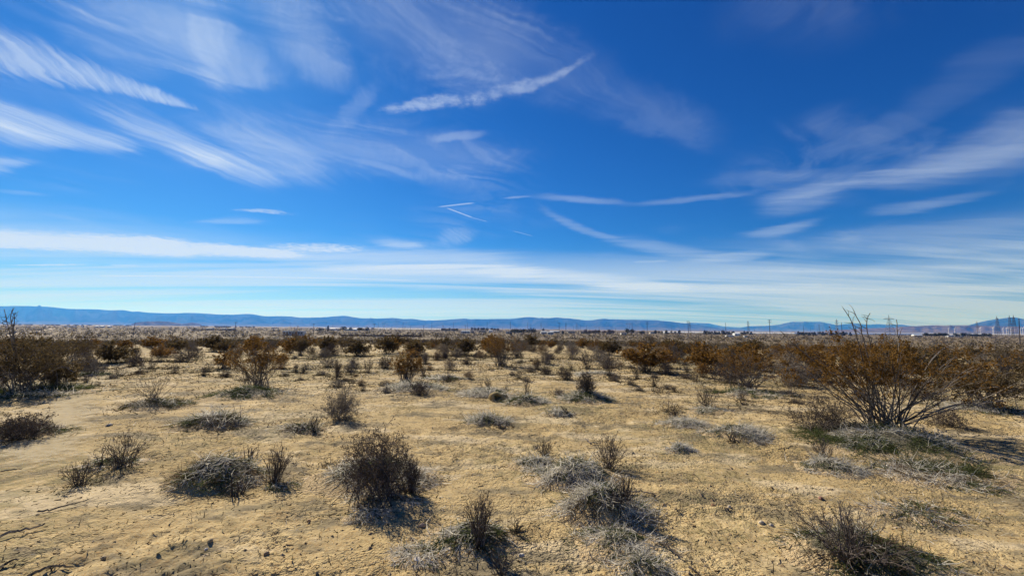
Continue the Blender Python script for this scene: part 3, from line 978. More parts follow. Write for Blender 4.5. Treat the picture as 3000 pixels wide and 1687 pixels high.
for m in (
    # px, py, half width px, height m, label, straw, green, seed, blade length
    (720, 1160, 95, 0.20, 'green grassy mound under the leafy creosote bush below the utility pole', .25, .9, 1, .16),
    (455, 1190, 85, 0.13, 'dark litter mound under the bare spreading shrub above the stick', .5, .5, 2, .16, .75, .9),
    (625, 1245, 88, 0.17, 'arched mound of grey flattened grass below a single bare branch', 1.3, .45, 3, .24, .75, .6),
    (60, 1270, 115, 0.12, 'dark grassy mound under the shrub cut by the left picture edge', .35, .8, 4, .15, .75, .9),
    (885, 1262, 55, 0.10, 'low dark mound beside the pale tuft left of the round grey shrub', .6, .3, 5, .16, .75, .8),
    (330, 1362, 75, 0.07, 'small mound under the dark upright shrub of the lower left clearing', .4, .5, 6, .13),
    (640, 1405, 118, 0.22, 'long mound of dark grey grass sloping left with black twigs on top', .8, .6, 7, .18, .75, .9),
    (1100, 1405, 150, 0.20, 'wide grey grass mound under the tall dark shrub of the foreground', 1.35, .35, 8, .16, .75, .6),
    (1130, 1465, 95, 0.05, 'flat grey litter apron in front of the tall dark shrub', 1.1, .05, 9, .12),
    (1385, 1590, 120, 0.13, 'mound with green grass around the lone upright twigs at bottom centre', .75, .75, 10, .15),
    (1240, 1630, 85, 0.04, 'flat pale grass patch left of the bottom centre mound', 1.2, .05, 11, .13),
    (1680, 1400, 115, 0.20, 'bright whitish grass mound, upper of the two right of centre', 2.8, .3, 12, .18),
    (1570, 1365, 62, 0.09, 'grey grass patch trailing below the white tuft', 1.2, .35, 13, .14),
    (1770, 1505, 118, 0.22, 'bright whitish grass mound, lower of the two right of centre', 2.5, .7, 14, .19, .75, .4),
    (1810, 1590, 120, 0.07, 'green and grey grass spread in front of the lower white mound', 1.0, 1.0, 15, .12),
    (1880, 1665, 75, 0.07, 'tuft of curled white grass at the bottom edge right of the orange stone', 1.8, .2, 16, .16),
    (2540, 1640, 185, 0.15, 'large grassy mound under the sprawling shrub at bottom right', 0.75, 1.0, 17, .17, .75, .9),
    (2430, 1375, 88, 0.11, 'grey mound under the small dark upright shrub right of the bare sand', 1.4, .1, 18, .18),
    (2160, 1275, 85, 0.15, 'whitish grass mound with black stump twigs on top', 1.9, .15, 19, .17),
    (2000, 1245, 68, 0.10, 'pale grey grass mound left of the stump mound', 1.6, .1, 20, .15),
    (1990, 1317, 42, 0.07, 'small pale hummock alone on the bare sand', 1.5, .1, 21, .12),
    (2590, 1300, 200, 0.20, 'broad green grassy mound under the largest creosote bush', .6, 1.5, 22, .20),
    (2760, 1390, 165, 0.05, 'flattened grass patch in the shadow of the largest creosote bush', 0.5, 1.1, 23, .22, .75, .5),
    (2680, 1500, 130, 0.03, 'thin strip of flattened pale grass on the lower right sand', .30, .1, 24, .18, .6, .5),
    (1210, 1140, 90, 0.14, 'grey green mound under the slender creosote and its dark companion', 1.1, .55, 25, .18),
    (1300, 1110, 55, 0.08, 'pale flat mound left of the small splayed dead shrub', 1.3, .4, 26, .15),
    (1425, 1155, 72, 0.12, 'whitish mound with a burrow hole in its sandy front', 1.9, .1, 27, .16),
    (1540, 1180, 60, 0.15, 'grey green mound right of the burrow with thin twigs', 1.1, .7, 28, .17),
    (1715, 1172, 72, 0.16, 'dark grassy mound under the two-tiered shrub right of centre', 1.1, .55, 29, .19),
    (1430, 1240, 62, 0.14, 'grey mound of broken stems in the middle of the clearing', 1.4, .2, 30, .18),
    (1632, 1215, 40, 0.09, 'small grey mound beside a leaning black stump', 1.4, .1, 31, .15),
    (1735, 1098, 58, 0.08, 'pale whitish mat of grass under the pair of grey branching shrubs', 1.7, .1, 32, .14),
    (1080, 1512, 62, 0.05, 'low grey cushion of dead grass below the dark foreground shrub', 1.5, .0, 33, .10),
    (830, 1430, 45, 0.04, 'thin dark litter under the little black tree-like shrub', .3, .3, 34, .1),
    (2180, 1155, 90, 0.10, 'shaded green mound under the bright orange creosote bush', .4, 1.0, 35, .18),
    (2070, 1205, 55, 0.07, 'litter mound under the pale grey tangled shrub', .8, .4, 36, .14),
    (100, 1150, 150, 0.12, 'deep shaded grass under the big creosote at the left edge', .5, 1.1, 37, .2),
    (2900, 1200, 120, 0.08, 'grey grass bed under the bushes at the right edge', 1.0, .5, 38, .22),
    (275, 1098, 48, 0.06, 'green litter under the low dark shrub past the left creosote', .4, .8, 39, .16),
    (2800, 1100, 90, 0.06, 'sunlit grey green grass between the bushes on the right', 1.0, .8, 40, .2),
):
    make_mound(*m)

def onto(px, py):
    c = ground(px, py)
    for _ in range(3):                              # a mound lifts the foot of the plant: step back along the ray
        mz = mound_z(c[0], c[1])
        if mz < 0.01:
            break
        d = ray(px, py)
        t = (EYE - (land(c[0], c[1]) + mz)) / -d[2]
        c = np.array((d[0] * t, t, float(land(d[0] * t, t)) + mound_z(d[0] * t, t)))
    return c

# ------------------------------------------------------------------ shrubs placed one by one (kind, px, py of the foot, width px, height px, label, lean)
SHRUBS = (
    ('creosote_big', 2600, 1262, 590, 268, 'largest creosote bush, rusty leaves and pale splayed stems, long shadow', (0.06, 0.1)),
    ('dark', 2420, 1258, 235, 100, 'tangled dark twiggy shrub tucked against the left of the largest creosote', (-0.1, -0.1)),
    ('creosote', 2190, 1140, 225, 120, 'bright orange-brown creosote bush left of the largest creosote', (0, 0)),
    ('creosote', 755, 1135, 185, 130, 'open creosote bush with rusty leaves on a green mound below a utility pole', (0, 0)),
    ('creosote_dark', 60, 1140, 290, 165, 'huge dark brown creosote filling the left edge of the photo', (0, 0)),
    ('creosote_dark', 165, 1135, 100, 75, 'low brown shrub hugging the right foot of the left edge creosote', (0, 0)),
    ('creosote_dark', 215, 1058, 150, 75, 'dark reddish brown bush directly behind the left edge creosote', (0, 0)),
    ('creosote', 1468, 1072, 150, 95, 'tall creosote in the middle with many straight stems, under the dark conifers', (0, 0)),
    ('creosote', 1190, 1122, 120, 88, 'slender creosote with rusty top and bare splayed stems left of centre', (0, 0)),
    ('dark', 1230, 1138, 85, 48, 'dark low shrub pressed against the foot of the slender creosote', (0, 0)),
    ('dark', 1115, 1400, 245, 190, 'tall dark leaning shrub, the most massive of the central foreground', (-0.16, 0.05)),
    ('grey', 1000, 1228, 145, 95, 'dense round grey-brown shrub behind the tall dark foreground shrub', (0, 0)),
    ('fan', 455, 1184, 165, 74, 'bare spreading shrub with dark foot in the left clearing', (0.05, 0)),
    ('dark', 60, 1262, 190, 72, 'dark rounded shrub cut off by the left edge, nearest of the left side', (0.15, 0)),
    ('sparse', 690, 1240, 150, 70, 'single bare arching branch above the grey flattened mound', (-0.5, 0.2)),
    ('fan', 920, 1258, 50, 52, 'pale little tuft of upright twigs left of the round grey shrub', (0, 0)),
    ('fan', 355, 1358, 130, 92, 'dark upright shrub leaning right in the lower left clearing', (0.15, 0)),
    ('sparse', 300, 1355, 75, 55, 'thin bare twigs at the left foot of the lower left upright shrub', (-0.1, 0)),
    ('fan', 232, 1420, 90, 64, 'lowest small shrub of the lower left, spindly and black-footed', (-0.1, 0)),
    ('fan', 805, 1408, 88, 100, 'small black tree-like shrub with a single trunk and dark shadow', (0.05, 0)),
    ('stump', 725, 1345, 85, 42, 'cluster of charred twigs on top of the long dark grass mound', (0, 0)),
    ('stump', 700, 1425, 60, 55, 'black broken stems at the front of the long dark grass mound', (0, 0)),
    ('fan', 1205, 1440, 60, 90, 'thin brown upright twigs at the right foot of the tall dark shrub', (0, 0)),
    ('sparse', 965, 1360, 60, 30, 'tiny bare twig on the left end of the wide grey mound', (-0.2, 0)),
    ('fan', 1405, 1575, 110, 135, 'lone upright bundle of brown twigs on the bottom centre mound', (0, 0)),
    ('sparse', 1475, 1690, 130, 95, 'thin dark twigs rising at the bottom edge right of centre', (0, 0)),
    ('sparse', 1510, 1560, 60, 45, 'short reddish dead branch right of the bottom centre twigs', (0.4, 0)),
    ('fan', 1595, 1330, 70, 42, 'small dark twigs beside the round white tuft', (0, 0)),
    ('fan', 1780, 1372, 130, 92, 'airy pale twigs with a dark foot on top of the upper white mound', (0.1, 0)),
    ('dead', 1825, 1470, 120, 75, 'bare dark twigs spreading over the lower white mound', (0.1, 0)),
    ('dead', 2490, 1618, 340, 140, 'sprawling grey bare shrub at the bottom right, nearest of all', (-0.1, 0.1)),
    ('fan', 2420, 1355, 65, 68, 'small dark reddish upright shrub on the grey mound right of the bare sand', (-0.1, 0)),
    ('stump', 2150, 1265, 75, 40, 'black broken stems crowning the whitish mound left of the largest creosote', (-0.1, 0)),
    ('dead', 1975, 1222, 85, 42, 'dark spiky dead shrub on the pale grey mound', (0, 0)),
    ('sparse', 1955, 1205, 70, 62, 'open bare branches just above the pale grey mound', (-0.1, 0)),
    ('dead', 2070, 1195, 120, 72, 'pale grey tangled shrub in front of the orange creosote', (-0.1, 0)),
    ('fan', 2318, 1162, 65, 45, 'small reddish twiggy shrub between the orange and the largest creosote', (0, 0)),
    ('stump', 2180, 1186, 42, 22, 'tiny dark stub below the orange creosote', (-0.2, 0)),
    ('creosote_dark', 2890, 1195, 230, 130, 'broad rusty bush touching the right edge behind pale bare branches', (0, 0)),
    ('creosote', 2800, 1085, 170, 78, 'olive brown bush behind and right of the largest creosote', (0, 0)),
    ('dark', 2780, 1248, 120, 50, 'dark low shrub in the sand right of the largest creosote', (0, 0)),
    ('grey', 2700, 1165, 150, 70, 'pale grey brush behind the right branches of the largest creosote', (0, 0)),
    ('creosote_dark', 2960, 1080, 130, 70, 'brown bush at the right edge under the leaning pole', (0, 0)),
    ('creosote', 2330, 1058, 130, 65, 'reddish brown bush behind the orange creosote', (0, 0)),
    ('creosote', 860, 1015, 130, 55, 'dark rusty bush below and left of the white trailer', (0, 0)),
    ('creosote', 490, 1022, 105, 42, 'orange-brown bush in the left middle distance right of the first pole', (0, 0)),
    ('grey', 275, 1095, 75, 40, 'low dense grey shrub right of the left edge creosote', (0, 0)),
    ('fan', 253, 1122, 38, 30, 'little cup-shaped dark shrub in the left clearing', (0, 0)),
    ('fan', 350, 1102, 58, 34, 'two-humped dark shrub of the left clearing with a green side', (0, 0)),
    ('dark', 395, 1074, 55, 30, 'small grey dark shrub upper of the left clearing', (0, 0)),
    ('fan', 340, 1057, 22, 14, 'tiny three-branched shrub high in the left clearing', (0, 0)),
    ('sparse', 497, 1080, 40, 30, 'thin branched twig with a green foot in the left middle', (0, 0)),
    ('fan', 597, 1100, 24, 28, 'single small vase-shaped shrub left of the leafy creosote', (0, 0)),
    ('creosote', 655, 1080, 80, 45, 'rusty low bush half behind the leafy creosote on its left', (0, 0)),
    ('rust', 825, 1080, 42, 48, 'narrow reddish bush at the right side of the leafy creosote', (0, 0)),
    ('fan', 866, 1090, 20, 26, 'left of two tiny shrubs right of the leafy creosote', (0, 0)),
    ('fan', 888, 1094, 20, 18, 'right of two tiny shrubs right of the leafy creosote', (0, 0)),
    ('fan', 987, 1112, 24, 62, 'narrow upright brown shrub above the round grey shrub', (0, 0)),
    ('grey', 960, 1075, 70, 38, 'flattened grey shrub with one tall twig left of the narrow upright shrub', (0, 0)),
    ('grey', 1035, 1078, 50, 36, 'grey fan shrub, left one of a touching pair left of the slender creosote', (0, 0)),
    ('fan', 1076, 1092, 36, 46, 'grey vase-shaped shrub, right one of a touching pair left of the slender creosote', (0, 0)),
    ('dark', 1128, 1078, 50, 42, 'dark shrub directly behind the slender creosote', (0, 0)),
    ('rust', 1205, 1046, 70, 26, 'flat orange bush behind the slender creosote', (0, 0)),
    ('grey', 1246, 1066, 30, 34, 'small upright grey shrub right of the slender creosote', (0, 0)),
    ('fan', 1242, 1102, 32, 32, 'pale upright twigs just right of the slender creosote', (0, 0)),
    ('tan', 1281, 1054, 34, 24, 'round pale tan bush in the middle, left of the tall creosote', (0, 0)),
    ('dark', 1303, 1050, 24, 18, 'little dark shrub touching the round pale tan bush', (0, 0)),
    ('grey', 1318, 1084, 52, 36, 'dense half-round grey shrub with sharp shadow left of the tall creosote', (0, 0)),
    ('dead', 1312, 1112, 56, 34, 'small splayed dead shrub in front of the half-round grey shrub', (0, 0)),
    ('grey', 1342, 1046, 34, 32, 'pale grey shrub behind and left of the tall middle creosote', (0, 0)),
    ('sparse', 1412, 1140, 26, 50, 'thin bent bare stem left on the burrow mound', (-0.3, 0)),
    ('fan', 1434, 1142, 28, 36, 'small brown bundle of stems on the burrow mound', (-0.15, 0)),
    ('sparse', 1483, 1142, 22, 28, 'lone thin stem right of the burrow mound', (0, 0)),
    ('fan', 1543, 1163, 36, 46, 'upright thin twigs on the mound right of the burrow', (0, 0)),
    ('tan', 1574, 1083, 34, 34, 'round brown-tan bush right of the tall creosote with dark underside', (0, 0)),
    ('grey', 1602, 1068, 44, 36, 'grey shrub touching the round brown-tan bush from behind', (0, 0)),
    ('dark', 1660, 1112, 52, 38, 'dark slanting shrub in the middle of the right clearing', (-0.25, 0)),
    ('dead', 1722, 1080, 55, 58, 'left of two tall grey branching shrubs on a pale mat', (-0.1, 0)),
    ('dead', 1785, 1102, 70, 66, 'right of two tall grey branching shrubs on a pale mat', (0.05, 0)),
    ('dark', 1718, 1165, 62, 68, 'two-tiered dark shrub on the round grassy mound right of centre', (0, 0)),
    ('grey', 1680, 1052, 75, 50, 'pale puffy shrub in the right middle distance, full and tan-tipped', (0, 0)),
    ('tan', 1592, 1040, 60, 34, 'large pale tan bush above the round brown-tan bush', (0, 0)),
    ('rust', 1850, 1055, 65, 36, 'bright orange bush among grey shrubs right of centre', (0, 0)),
    ('dark', 1900, 1070, 70, 40, 'dark shrub just right of the bright orange bush', (0, 0)),
    ('creosote_dark', 1905, 1030, 95, 45, 'wide brown bush behind the bright orange bush', (0, 0)),
    ('fan', 1866, 1110, 36, 32, 'small thin shrub below the bright orange bush', (0, 0)),
    ('fan', 1915, 1132, 50, 34, 'low splayed shrub lower right of the bright orange bush', (0, 0)),
    ('fan', 1888, 1082, 34, 18, 'tiny dark shrub beside a pale flat stone', (0, 0)),
    ('dark', 1952, 1098, 55, 42, 'dark shrub with long shadow left of the orange creosote', (-0.1, 0)),
    ('grey', 1972, 1062, 80, 58, 'tall open grey brown shrub left of the orange creosote', (0, 0)),
    ('fan', 1975, 1148, 24, 20, 'tiny forked dead twig on the sand left of the grey tangle', (0, 0)),
    ('fan', 2035, 1118, 36, 28, 'small spiky shrub at the left foot of the orange creosote', (0, 0)),
    ('fan', 2012, 1092, 28, 22, 'small cushion shrub left of the orange creosote', (0, 0)),
    ('rust', 2060, 1105, 60, 42, 'small rusty bush joined to the left of the orange creosote', (0, 0)),
    ('stump', 1468, 1245, 45, 30, 'pair of black stubs on the mid-clearing grey mound', (0.1, 0)),
    ('stump', 1660, 1212, 30, 24, 'leaning black stump at the right end of a small grey mound', (-0.5, 0)),
    ('grey', 310, 1036, 60, 26, 'low silver-grey shrub behind the left clearing', (0, 0)),
    ('dark', 570, 1052, 60, 36, 'dark shrub in the left middle distance above the vase-shaped shrub', (0, 0)),
    ('dark', 530, 1060, 70, 40, 'grey dark shrub pair left middle, one of the larger there', (0, 0)),
    ('creosote_dark', 880, 1042, 45, 50, 'rusty shrub with dark foot below the white trailer', (0, 0)),
    ('creosote_dark', 1000, 1030, 110, 50, 'wide dark rusty bush in the middle distance left of centre', (0, 0)),
)
def whips(lines, r, seed, twigs=5):
    """single long shoots through given pixels, at the depth of their bush"""
    def build(c, k):
        rng = np.random.default_rng(seed)
        Ps = []
        for ln in lines:
            q = np.array([at_depth(p[0], p[1], c[1] + (p[2] if len(p) > 2 else 0.0)) - c for p in ln])
            t = np.linspace(0, len(q) - 1, 9)
            Q = np.stack([np.interp(t, np.arange(len(q)), q[:, a]) for a in range(3)], -1)
            Q[1:-1] = (Q[:-2] + 2 * Q[1:-1] + Q[2:]) / 4
            Ps.append(Q)
        P = np.array(Ps) + rng.normal(size=(len(Ps), 9, 3)) * 0.006
        R = np.repeat((r * np.linspace(1, 0.45, 9))[None], len(Ps), 0)
        L = np.linalg.norm(P[:, -1] - P[:, 0], axis=1)
        root = np.arange(len(Ps)) % 4
        return [(P, R, L, root), sprout(rng, P, R, L, root, twigs, .45, 1.0, .6, .13, 4, .2, .06, 0.75)]
    return build

WHIPS = {
    SHRUBS[0][5]: whips((((2560, 1235), (2535, 1080), (2505, 965), (2492, 930), (2471, 902)), ((2580, 1235), (2545, 1050), (2524, 965), (2520, 945), (2501, 910)),
                         ((2590, 1235), (2550, 1040), (2538, 965), (2538, 940), (2549, 918)), ((2610, 1235), (2635, 1040), (2629, 970), (2627, 934)),
                         ((2560, 1245), (2420, 1090), (2330, 1010), (2285, 970)), ((2570, 1245), (2400, 1120), (2310, 1030)),
                         ((2640, 1240), (2760, 1195), (2860, 1178), (2975, 1125, -0.4)), ((2640, 1240), (2740, 1190), (2790, 1150), (2930, 1130, -0.3)),
                         ((2640, 1235), (2700, 1090), (2760, 1016), (2790, 1018), (2835, 1040)), ((2650, 1230), (2710, 1120), (2800, 1035), (2840, 1062)),
                         ((2650, 1245), (2800, 1180), (2850, 1180), (2925, 1210, -0.5)), ((2650, 1245), (2760, 1205), (2900, 1180), (3010, 1150, -0.5))), 0.0125, 77, 6),
    SHRUBS[4][5]: whips((((40, 1110), (40, 1010), (35, 960), (28, 930), (38, 902)), ((50, 1110), (36, 1000), (22, 950), (12, 905)), ((60, 1110), (40, 980), (40, 940), (44, 915)),
                         ((120, 1110), (160, 1080), (185, 1072), (215, 1090))), 0.015, 78, 8),
}
near_xy = []
for q, (kind, px, py, w, h, label, lean) in enumerate(SHRUBS):
    c = onto(px, py)
    k = c[1] / FPX
    near_xy.append((c[0], c[1], w * k * 0.5))
    extra = WHIPS[label](c, k) if label in WHIPS else None
    big = h >= 85 and c[1] < 16 and kind in ('creosote', 'creosote_big', 'creosote_dark', 'dead', 'fan', 'sparse') or kind == 'stump'
    det = 1.0 if h > 85 else 0.7 if h > 55 else 0.35
    make_shrub(kind, c, w * k, h * k, 1000 + q * 17, label, split=big, detail=det, lean=lean, extra=extra)
NEAR = np.array(near_xy)

# ------------------------------------------------------------------ the scrub belt: 400 bushes one by one
rng = np.random.default_rng(4242)
def rmin(az):
    return np.interp(az, (-54, -46, -40, -36, -8, 6, 16, 26, 34, 54), (13, 16, 22, 25, 24, 20, 18, 14, 11.5, 11))

PROTO = {}
def proto(kind, v):
    key = (kind, v)
    if key not in PROTO:
        levels, lf = grow(kind, 1.0 if kind != 'fan' else 0.7, 0.62 if kind in ('grey', 'dark', 'tan', 'rust') else 0.72, 9000 + v * 31 + len(kind), 0.6, (0, 0), 0.10 if kind.startswith('creo') else None)
        for li in range(len(levels)):                 # seen from far off: keep the twigs thick enough to read
            levels[li] = (levels[li][0], np.maximum(levels[li][1] * 0.75, 0.0022), levels[li][2], levels[li][3])
        b = levels_mesh('branches', levels, None, v)
        b.materials.append(M[KINDS[kind]['st'][0]])
        f = None
        if lf is not None and len(lf[0]):
            f = leaf_mesh('foliage', (lf[0], lf[1] * 1.15), v)
            f.materials.append(M[KINDS[kind]['st'][1]])
        PROTO[key] = (b, f)
    return PROTO[key]

BELT = {
    'creosote': 'rusty creosote bush in the scrub belt %s',
    'creosote_dark': 'dark brown creosote bush in the scrub belt %s',
    'grey': 'low grey shrub in the scrub belt %s',
    'dark': 'dark low twiggy shrub in the scrub belt %s',
    'tan': 'pale tan rounded bush in the scrub belt %s',
    'rust': 'small orange bush in the scrub belt %s',
}
kinds = ('creosote', 'creosote_dark', 'grey', 'dark', 'tan', 'rust')
pts = [tuple(r) for r in NEAR]
count = 0
tries = 0
while count < 380 and tries < 20000:
    tries += 1
    az = rng.uniform(-52, 52)
    r = math.sqrt(rng.uniform(13 ** 2, 74 ** 2)) if rng.random() < 0.55 else rng.uniform(14, 42)
    if r < rmin(az) * rng.uniform(0.95, 1.15):
        continue
    x, y = r * math.sin(R_(az)), r * math.cos(R_(az))
    big = rng.random()
    p = (0.17, 0.20, 0.33, 0.20, 0.07, 0.03) if az < -8 else (0.12, 0.15, 0.42, 0.20, 0.08, 0.03) if az < 20 else (0.20, 0.22, 0.28, 0.23, 0.05, 0.02)
    kind = kinds[rng.choice(6, p=p)]
    W = rng.uniform(1.1, 2.1) if kind.startswith('creo') else rng.uniform(0.65, 1.45)
    if any((x - q[0]) ** 2 + (y - q[1]) ** 2 < (q[2] + W * 0.30) ** 2 for q in pts):
        continue
    pts.append((x, y, W * 0.42))
    b, f = proto(kind, int(rng.integers(0, 3)))
    H = W * rng.uniform(0.62, 0.92) if kind.startswith('creo') else W * rng.uniform(0.8, 1.2)
    e = empty(SHRUB_NAMES[kind], (x, y, float(land(x, y)) - 0.02), rng.uniform(0, 6.28), (W, W * rng.uniform(0.85, 1.15), H))
    side = 'on the left' if az < -17 else 'in the middle' if az < 18 else 'on the right'
    dist = 'near front ' if r < 30 else 'middle ' if r < 45 else 'far back '
    tag(e, BELT[kind] % (dist + side), 'shrub', SHRUB_GROUPS[kind] + ' ' + dist + side)
    stuff(link('branches', b, None, e))
    if f is not None:
        stuff(link('foliage', f, None, e))
    count += 1

# small tufts standing about the clearing
count = 0
tries = 0
while count < 95 and tries < 9000:
    tries += 1
    az = rng.uniform(-50, 50)
    r = rng.uniform(9, 26)
    x, y = r * math.sin(R_(az)), r * math.cos(R_(az))
    W = rng.uniform(0.22, 0.62)
    if fbm(x * 0.25, y * 0.25, 444, 2) < 0.46 or any((x - q[0]) ** 2 + (y - q[1]) ** 2 < (q[2] + W * 0.7) ** 2 for q in pts):
        continue
    pts.append((x, y, W * 0.5))
    kind = ('grey', 'fan', 'dead', 'dark', 'tan')[rng.choice(5, p=(0.36, 0.24, 0.12, 0.18, 0.10))]
    b, f = proto(kind, int(rng.integers(0, 3)))
    e = empty('shrub_tuft', (x, y, float(land(x, y)) - 0.01), rng.uniform(0, 6.28), (W * (1.4 if kind == 'fan' else 1.0), W, W * rng.uniform(0.7, 1.15)))
    side = 'in the left clearing' if az < -14 else 'in the middle clearing' if az < 15 else 'in the right clearing'
    tag(e, {'grey': 'tiny grey tuft', 'fan': 'tiny upright brown tuft', 'dead': 'tiny dead twig tuft', 'dark': 'tiny dark tuft', 'tan': 'tiny pale tan tuft'}[kind] + ' on the sand ' + side, 'shrub', 'small tufts ' + side)
    stuff(link('branches', b, None, e))
    if f is not None:
        stuff(link('foliage', f, None, e))
    count += 1

# ------------------------------------------------------------------ scrub beyond, past counting
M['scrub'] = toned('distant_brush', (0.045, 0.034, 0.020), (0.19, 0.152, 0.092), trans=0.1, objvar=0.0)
def scrub_patch(n, r0, r1, per, size, seed, power=1.0, tone=(0.1, 0.9)):
    rng = np.random.default_rng(seed)
    az = R_(1) * rng.uniform(-68, 68, n * 2)
    r = np.sqrt(rng.uniform(r0 ** 2, r1 ** 2, n * 2)) if power == 1 else r0 * (r1 / r0) ** rng.uniform(0, 1, n * 2)
    x, y = r * np.sin(az), r * np.cos(az)
    keep = fbm(x * 0.045, y * 0.045, seed, 3) > 0.42
    if r0 < 20:                                    # close scrub beyond the sides of the view
        keep = np.abs(az) > R_(55)
    x, y = x[keep][:n], y[keep][:n]
    n = len(x)
    W = size * rng.uniform(0.5, 1.4, n) * (1 + 0.0004 * np.hypot(x, y))
    H = W * rng.uniform(0.5, 0.85, n)
    z = land(x, y)
    t0 = np.clip(rng.beta(1.2, 1.2, n), 0, 1) * (tone[1] - tone[0]) + tone[0]
    idx = np.repeat(np.arange(n), per)
    m = len(idx)
    u = rng.normal(size=(m, 3)); u = unit(u)
    rad = rng.uniform(0.5, 1.0, m)[:, None] ** 0.5
    C = u * rad
    C[:, 2] = np.abs(C[:, 2])
    P = np.stack((x[idx] + C[:, 0] * W[idx] * 0.5, y[idx] + C[:, 1] * W[idx] * 0.5, z[idx] + C[:, 2] * H[idx]), -1)
    V, F = leaves(P, 1.25 * W[idx] * (2.6 / math.sqrt(per)) * 0.22 * rng.uniform(0.7, 1.3, m), rng)
    t = np.clip(t0[idx] * (0.55 + 0.6 * C[:, 2]) + rng.normal(size=m) * 0.06, 0, 1)  # lighter tops, darker bases: backlit rim and shade put into the tone
    V = V.reshape(-1, 4, 3)[:, :3].reshape(-1, 3)
    return V, np.arange(len(V)).reshape(-1, 3), np.repeat(t, 3)

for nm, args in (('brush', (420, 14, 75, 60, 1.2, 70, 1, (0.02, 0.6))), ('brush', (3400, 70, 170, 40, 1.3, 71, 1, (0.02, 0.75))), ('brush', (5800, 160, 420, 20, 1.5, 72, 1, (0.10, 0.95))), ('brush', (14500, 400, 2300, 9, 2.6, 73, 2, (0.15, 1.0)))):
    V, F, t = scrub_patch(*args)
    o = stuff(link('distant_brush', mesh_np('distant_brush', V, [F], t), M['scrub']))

# ------------------------------------------------------------------ litter, sprouts and pebbles on the sand
def near_points(n, r0, r1, seed, az=58, bias=1.0):
    rng = np.random.default_rng(seed)
    a = R_(1) * rng.uniform(-az, az, n)
    r = (rng.uniform(r0 ** bias, r1 ** bias, n)) ** (1 / bias)
    return r * np.sin(a), r * np.cos(a), rng

def surf(x, y):
    return land(x, y) + clods(x, y)

TRACK = np.array([ground(*p)[:2] for p in ((60, 1420), (130, 1310), (190, 1220), (215, 1170), (245, 1140), (300, 1110), (420, 1075), (480, 1052))])
def off_track(x, y):
    d = np.full(len(x), 9.0)
    for a, b in zip(TRACK[:-1], TRACK[1:]):
        v = b - a
        t = np.clip(((x - a[0]) * v[0] + (y - a[1]) * v[1]) / (v @ v), 0, 1)
        d = np.minimum(d, np.hypot(x - a[0] - t * v[0], y - a[1] - t * v[1]))
    return d > 0.45

def litter(name, n, mat, r0, r1, seed, length, width, cover, freq, lie, bias=1.0):
    x, y, rng = near_points(n, r0, r1, seed, bias=bias)
    keep = fbm(x * freq, y * freq, seed, 4, 0.6) > cover + 0.06 * rng.normal(size=n)
    keep &= off_track(x, y)
    x, y = x[keep], y[keep]
    n = len(x)
    B = np.stack((x, y, surf(x, y) - 0.003), -1)
    d = rng.normal(size=(n, 3)); d[:, 2] = np.abs(d[:, 2]) * (1 - lie) + 0.05
    sc = np.maximum(1.0, np.hypot(x, y) / 7.0)
    P = creep(rng, B, d, length * rng.uniform(0.4, 1.5, n) * np.sqrt(sc), 3, 0.35, -0.12)
    P[..., 2] = np.maximum(P[..., 2], B[:, None, 2] + 0.004)
    V, F = ribbons(P, width * rng.uniform(0.6, 1.5, n) * sc, rng)
    stuff(link(name, mesh_np(name, V, [F], np.repeat(np.clip(rng.beta(1.5, 1.7, n), 0, 1), 6)), M[mat]))

litter('litter', 50000, 'brown', 2.4, 26, 301, 0.050, 0.0032, 0.50, 0.9, 0.8, 1.2)
litter('dry_grass', 42000, 'straw', 2.4, 24, 302, 0.060, 0.0022, 0.56, 0.7, 0.8, 1.2)
litter('sprouting_grass', 60000, 'green', 2.6, 30, 303, 0.035, 0.0026, 0.545, 0.35, 0.4, 1.3)
litter('olive_litter', 55000, 'olive', 2.4, 30, 305, 0.045, 0.0034, 0.515, 0.42, 0.75, 1.25)
litter('litter', 16000, 'brown', 2.4, 12, 304, 0.028, 0.0032, 0.30, 2.0, 0.7, 1.1)

